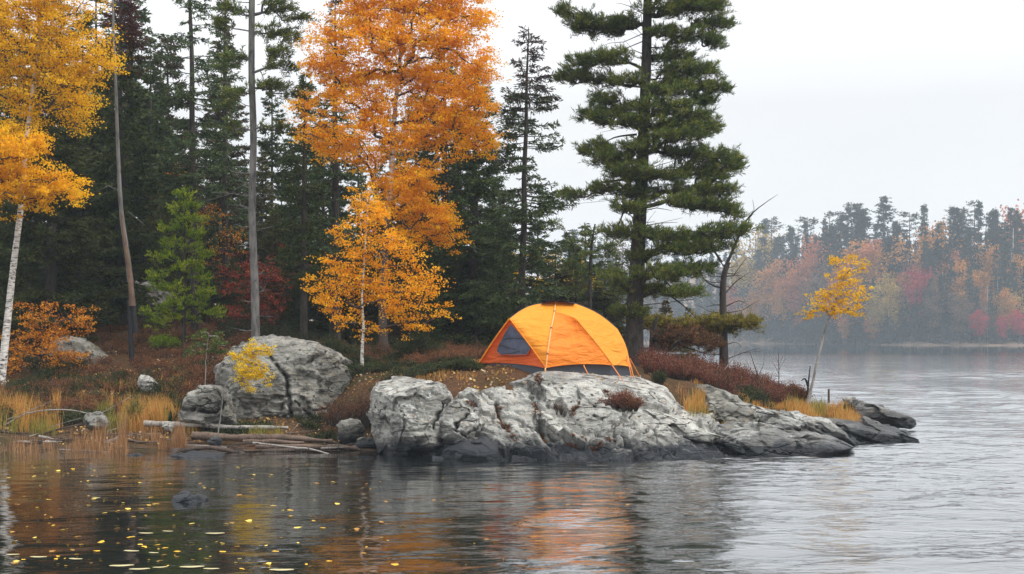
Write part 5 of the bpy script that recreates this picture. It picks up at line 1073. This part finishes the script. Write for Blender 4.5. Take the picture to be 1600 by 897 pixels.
def onplane(x, y, off=0.):
    a, b, c = A+rc, C+rc, K+rc; n = np.cross(b-a, c-a); d = P(x, y, 1.)-np.array([0, 0, CH]); o = np.array([0, 0, CH])
    t = np.dot(a-o, n)/np.dot(d, n); return o+d*(t-off)
wp = [(798, 506), (790, 518), (778, 541), (776, 549), (781, 554.5), (800, 555), (823, 554.5), (827, 549), (829.5, 542), (818, 528), (806, 514)]
mb = MB(); ring = np.array([onplane(x, y, .035) for x, y in wp]); cc = ring.mean(0)
mb.add(np.vstack([ring, [cc]]), [(j, (j+1) % len(ring), len(ring)) for j in range(len(ring))])
win = mb.build('window', M['netting'], root, False, org)
mb = MB(); rg = np.vstack([ring, ring[:1]]); tubes(mb, rg, .007, 5)
win.select_set(False); fr = mb.build('window_trim', M['door'], win, True, org)
mb = MB()
for q in [[(786, 530), (800, 527.5), (820, 529)], [(780, 538), (792, 541), (800, 545), (806, 545)], [(783, 554), (800, 551), (812, 548)]]:
    tubes(mb, np.array([onplane(x, y, .045) for x, y in q]), .006, 4)
mb.build('fold', M['darkpipe'], win, True, org)
mb = MB(); tubes(mb, ka+np.array([0, -.015, 0]), .016, 6); tubes(mb, kc+np.array([0, -.015, 0]), .012, 6); mb.build('door_piping', M['fly'], root, True, org)
mb = MB(); tubes(mb, pole+np.array([0, -.03, 0]), .013, 6); mb.build('pole_sleeve', M['strap'], root, True, org)
for k in (8, 20, 30):
    mb = MB(); tubes(mb, np.stack([pole[k], pole[k]+(pole[k+1]-pole[k])*.6])+np.array([0, -.035, 0]), .02, 6)
    mb.build('pole_clip', M['darkpipe'], root, True, org)
mb = MB(); tubes(mb, bez(Q, PT(913, 572, 27.75), (0, 0, .0))+np.array([0, -.012, 0]), .004, 4); tubes(mb, qr+np.array([0, -.01, 0]), .006, 4); tubes(mb, bez(PT(860, 520, 27.82), Q, (0, .01, 0))+np.array([0, -.015, 0]), .004, 4); mb.build('seam', M['fly'], root, True, org)
mb = MB(); tubes(mb, ridR+np.array([0, 0, .006]), .009, 5); tubes(mb, ridL+np.array([0, 0, .004]), .006, 5); mb.build('ridge_piping', M['darkpipe'], root, True, org)
# blue-grey vent cap over the apex
mb = MB(); e0 = spline([PT(846, 475, 28.55), PT(856, 472, 28.5), PT(868, 470.3, 28.5), PT(884, 471.8, 28.55), PT(898, 475.5, 28.65)], 20); e1 = e0+np.array([0, .6, .0]); e1[:, 2] -= .05; mid = np.array([0, 0, .02])
n = 8; t = np.linspace(0, 1, n)[None, :, None]; S = e0[:, None]*(1-t)+e1[:, None]*t+mid*4*t*(1-t); S = S+np.array([0, 0, .012]); grid(mb, S.reshape(-1, 3), 20, n); grid(mb, (S-np.array([0, 0, .012])).reshape(-1, 3), 20, n)
mb.build('vent_cap', M['bluecap'], root, True, org)
# groundsheet
foot = np.array([A+[.04, .06, 0], C+[0, .1, 0], Rr+[-.05, .12, 0], R2+[-.02, .08, 0], BR+[-.05, -.1, 0], BC+[0, -.1, 0], BL+[.05, -.1, 0]])
fs_ = []
for k in range(7):
    a, b = foot[k], foot[(k+1) % 7]
    for j in range(10): fs_.append(a+(b-a)*j/10)
fs_ = np.array(fs_); gzs = np.array([top(p[0], p[1]) for p in fs_])
lo = fs_.copy(); lo[:, 2] = gzs-.02; hi = fs_.copy(); hi[:, 2] = np.maximum(fs_[:, 2]+.05, gzs+.12); hi[:, 1] += .03
n = len(fs_); mb = MB(); mb.add(np.vstack([lo, hi]), [(j, (j+1) % n, n+(j+1) % n, n+j) for j in range(n)]); ctr = fs_.mean(0); mb.add(np.vstack([hi, [ctr+[0, 0, .1]]]), [(j, (j+1) % n, n) for j in range(n)])
mb.build('groundsheet', M['tub'], root, False, org)
for a, b, r in [((912, 571, 27.75), (919, 579, 27.5), .009), ((956, 570, 27.95), (973, 583, 27.6), .010), ((980, 556, 28.6), (987, 584, 28.1), .010), ((984, 565, 28.6), (990, 584, 28.2), .010), ((984, 560, 28.7), (1000, 583, 28.9), .012), ((750, 566, 28.3), (744, 571, 28.2), .010)]:
    p0, p1 = PT(*a), PT(*b); p1[2] = top(p1[0], p1[1])+.005
    mb = MB(); tubes(mb, np.stack([p0, p1]), r, 5); mb.build('guy_line', M['cord'], root, True, org)
    mb = MB(); tubes(mb, np.stack([p1+[0, 0, -.05], p1+[.01, -.02, .03]]), .008, 5); mb.build('peg', M['metal'], root, True, org)
mb = MB(); tubes(mb, np.stack([PT(852, 575, 27.42), np.array([*PT(852, 575, 27.38)[:2], top(*PT(852, 575, 27.38)[:2])])]), .016, 6); mb.build('foot_strap', M['strap'], root, True, org)
# ------------------------------------------------------------------ haze
mb = MB(); x0, x1, y0, y1, z0, z1 = -575, 575, -40, 640, -3.5, 44
mb.add([(x0, y0, z0), (x1, y0, z0), (x1, y1, z0), (x0, y1, z0), (x0, y0, z1), (x1, y0, z1), (x1, y1, z1), (x0, y1, z1)], [(0, 3, 2, 1), (4, 5, 6, 7), (0, 1, 5, 4), (1, 2, 6, 5), (2, 3, 7, 6), (3, 0, 4, 7)])
m, nt, out = newmat('haze_air'); v = nt.nodes.new('ShaderNodeVolumePrincipled'); v.inputs['Color'].default_value = (.80, .91, 1., 1); v.inputs['Density'].default_value = .0005; v.inputs['Anisotropy'].default_value = .1
nt.links.new(v.outputs[0], out.inputs['Volume'])
tag(mb.build('haze', m), kind='stuff', label='thin pale mist lying over the lake', cat='haze')
# ------------------------------------------------------------------ light, sky, camera
SE = math.radians(46)     # sun behind the cloud, high and to the right rear of the camera
w = bpy.data.worlds.new('World'); sc.world = w; w.use_nodes = True; nt = w.node_tree; nt.nodes.clear(); n = N(nt)
sky = n('ShaderNodeTexSky', sky_type='NISHITA', sun_disc=False, sun_elevation=SE, sun_rotation=math.radians(112), air_density=1., dust_density=3., altitude=300.)
tc = n('ShaderNodeTexCoord').outputs['Generated']
cl = n.noise(1.6, n('ShaderNodeMapping', {'Vector': tc, 'Scale': (1, 1, 2.6)}).outputs[0], 5, .5, .3)
up = n('ShaderNodeSeparateXYZ', {0: tc}).outputs[2]
cloud = n.ramp(cl, [(.3, (.86, .89, .94)), (.7, (1., 1., 1.))])
lum = n.math('ADD', 8.7, n.math('MULTIPLY', n.math('POWER', n.math('MAXIMUM', n.math('SUBTRACT', up, .16), 0.), .8), 17.))   # an overcast deck is brightest overhead
cloud = n('ShaderNodeVectorMath', {0: cloud, 'Scale': lum}, operation='SCALE').outputs[0]
# ramps clamp nothing above 1 in linear colour, keep the overcast deck mixed over the sky
mixc = n.mix(.90, sky.outputs[0], cloud)
bg = n('ShaderNodeBackground', {'Color': mixc, 'Strength': .1}); o = n('ShaderNodeOutputWorld', {0: bg.outputs[0]})
L = bpy.data.lights.new('sun', 'SUN'); L.energy = 2.1; L.angle = math.radians(14); L.color = (1, .97, .92)
so = bpy.data.objects.new('sun', L); LINK(so)
az = math.radians(112)   # from +Y toward +X
dirv = np.array([math.sin(az)*math.cos(SE), math.cos(az)*math.cos(SE), math.sin(SE)])
from mathutils import Vector
so.rotation_euler = Vector(dirv).to_track_quat('Z', 'Y').to_euler(); so.location = tuple(dirv*30)
cam = bpy.data.cameras.new('camera'); co = bpy.data.objects.new('camera', cam); LINK(co); sc.camera = co
co.location = (0, 0, CH); co.rotation_euler = (math.pi/2, 0, 0); cam.sensor_width = 36; cam.lens = 36*F/1600; cam.shift_y = (HY-448.5)/1600; cam.clip_end = 2000; cam.clip_start = .1
sc.view_settings.view_transform = 'Standard'; sc.view_settings.look = 'None'; sc.view_settings.gamma = 1; sc.view_settings.exposure = .2
sc.render.engine = 'CYCLES'; cy = sc.cycles
cy.use_denoising = True; cy.max_bounces = 5; cy.diffuse_bounces = 3; cy.glossy_bounces = 3; cy.transmission_bounces = 3; cy.volume_bounces = 1; cy.transparent_max_bounces = 4
cy.use_adaptive_sampling = True; cy.adaptive_threshold = .02; cy.caustics_reflective = False; cy.caustics_refractive = False; cy.sample_clamp_indirect = 6
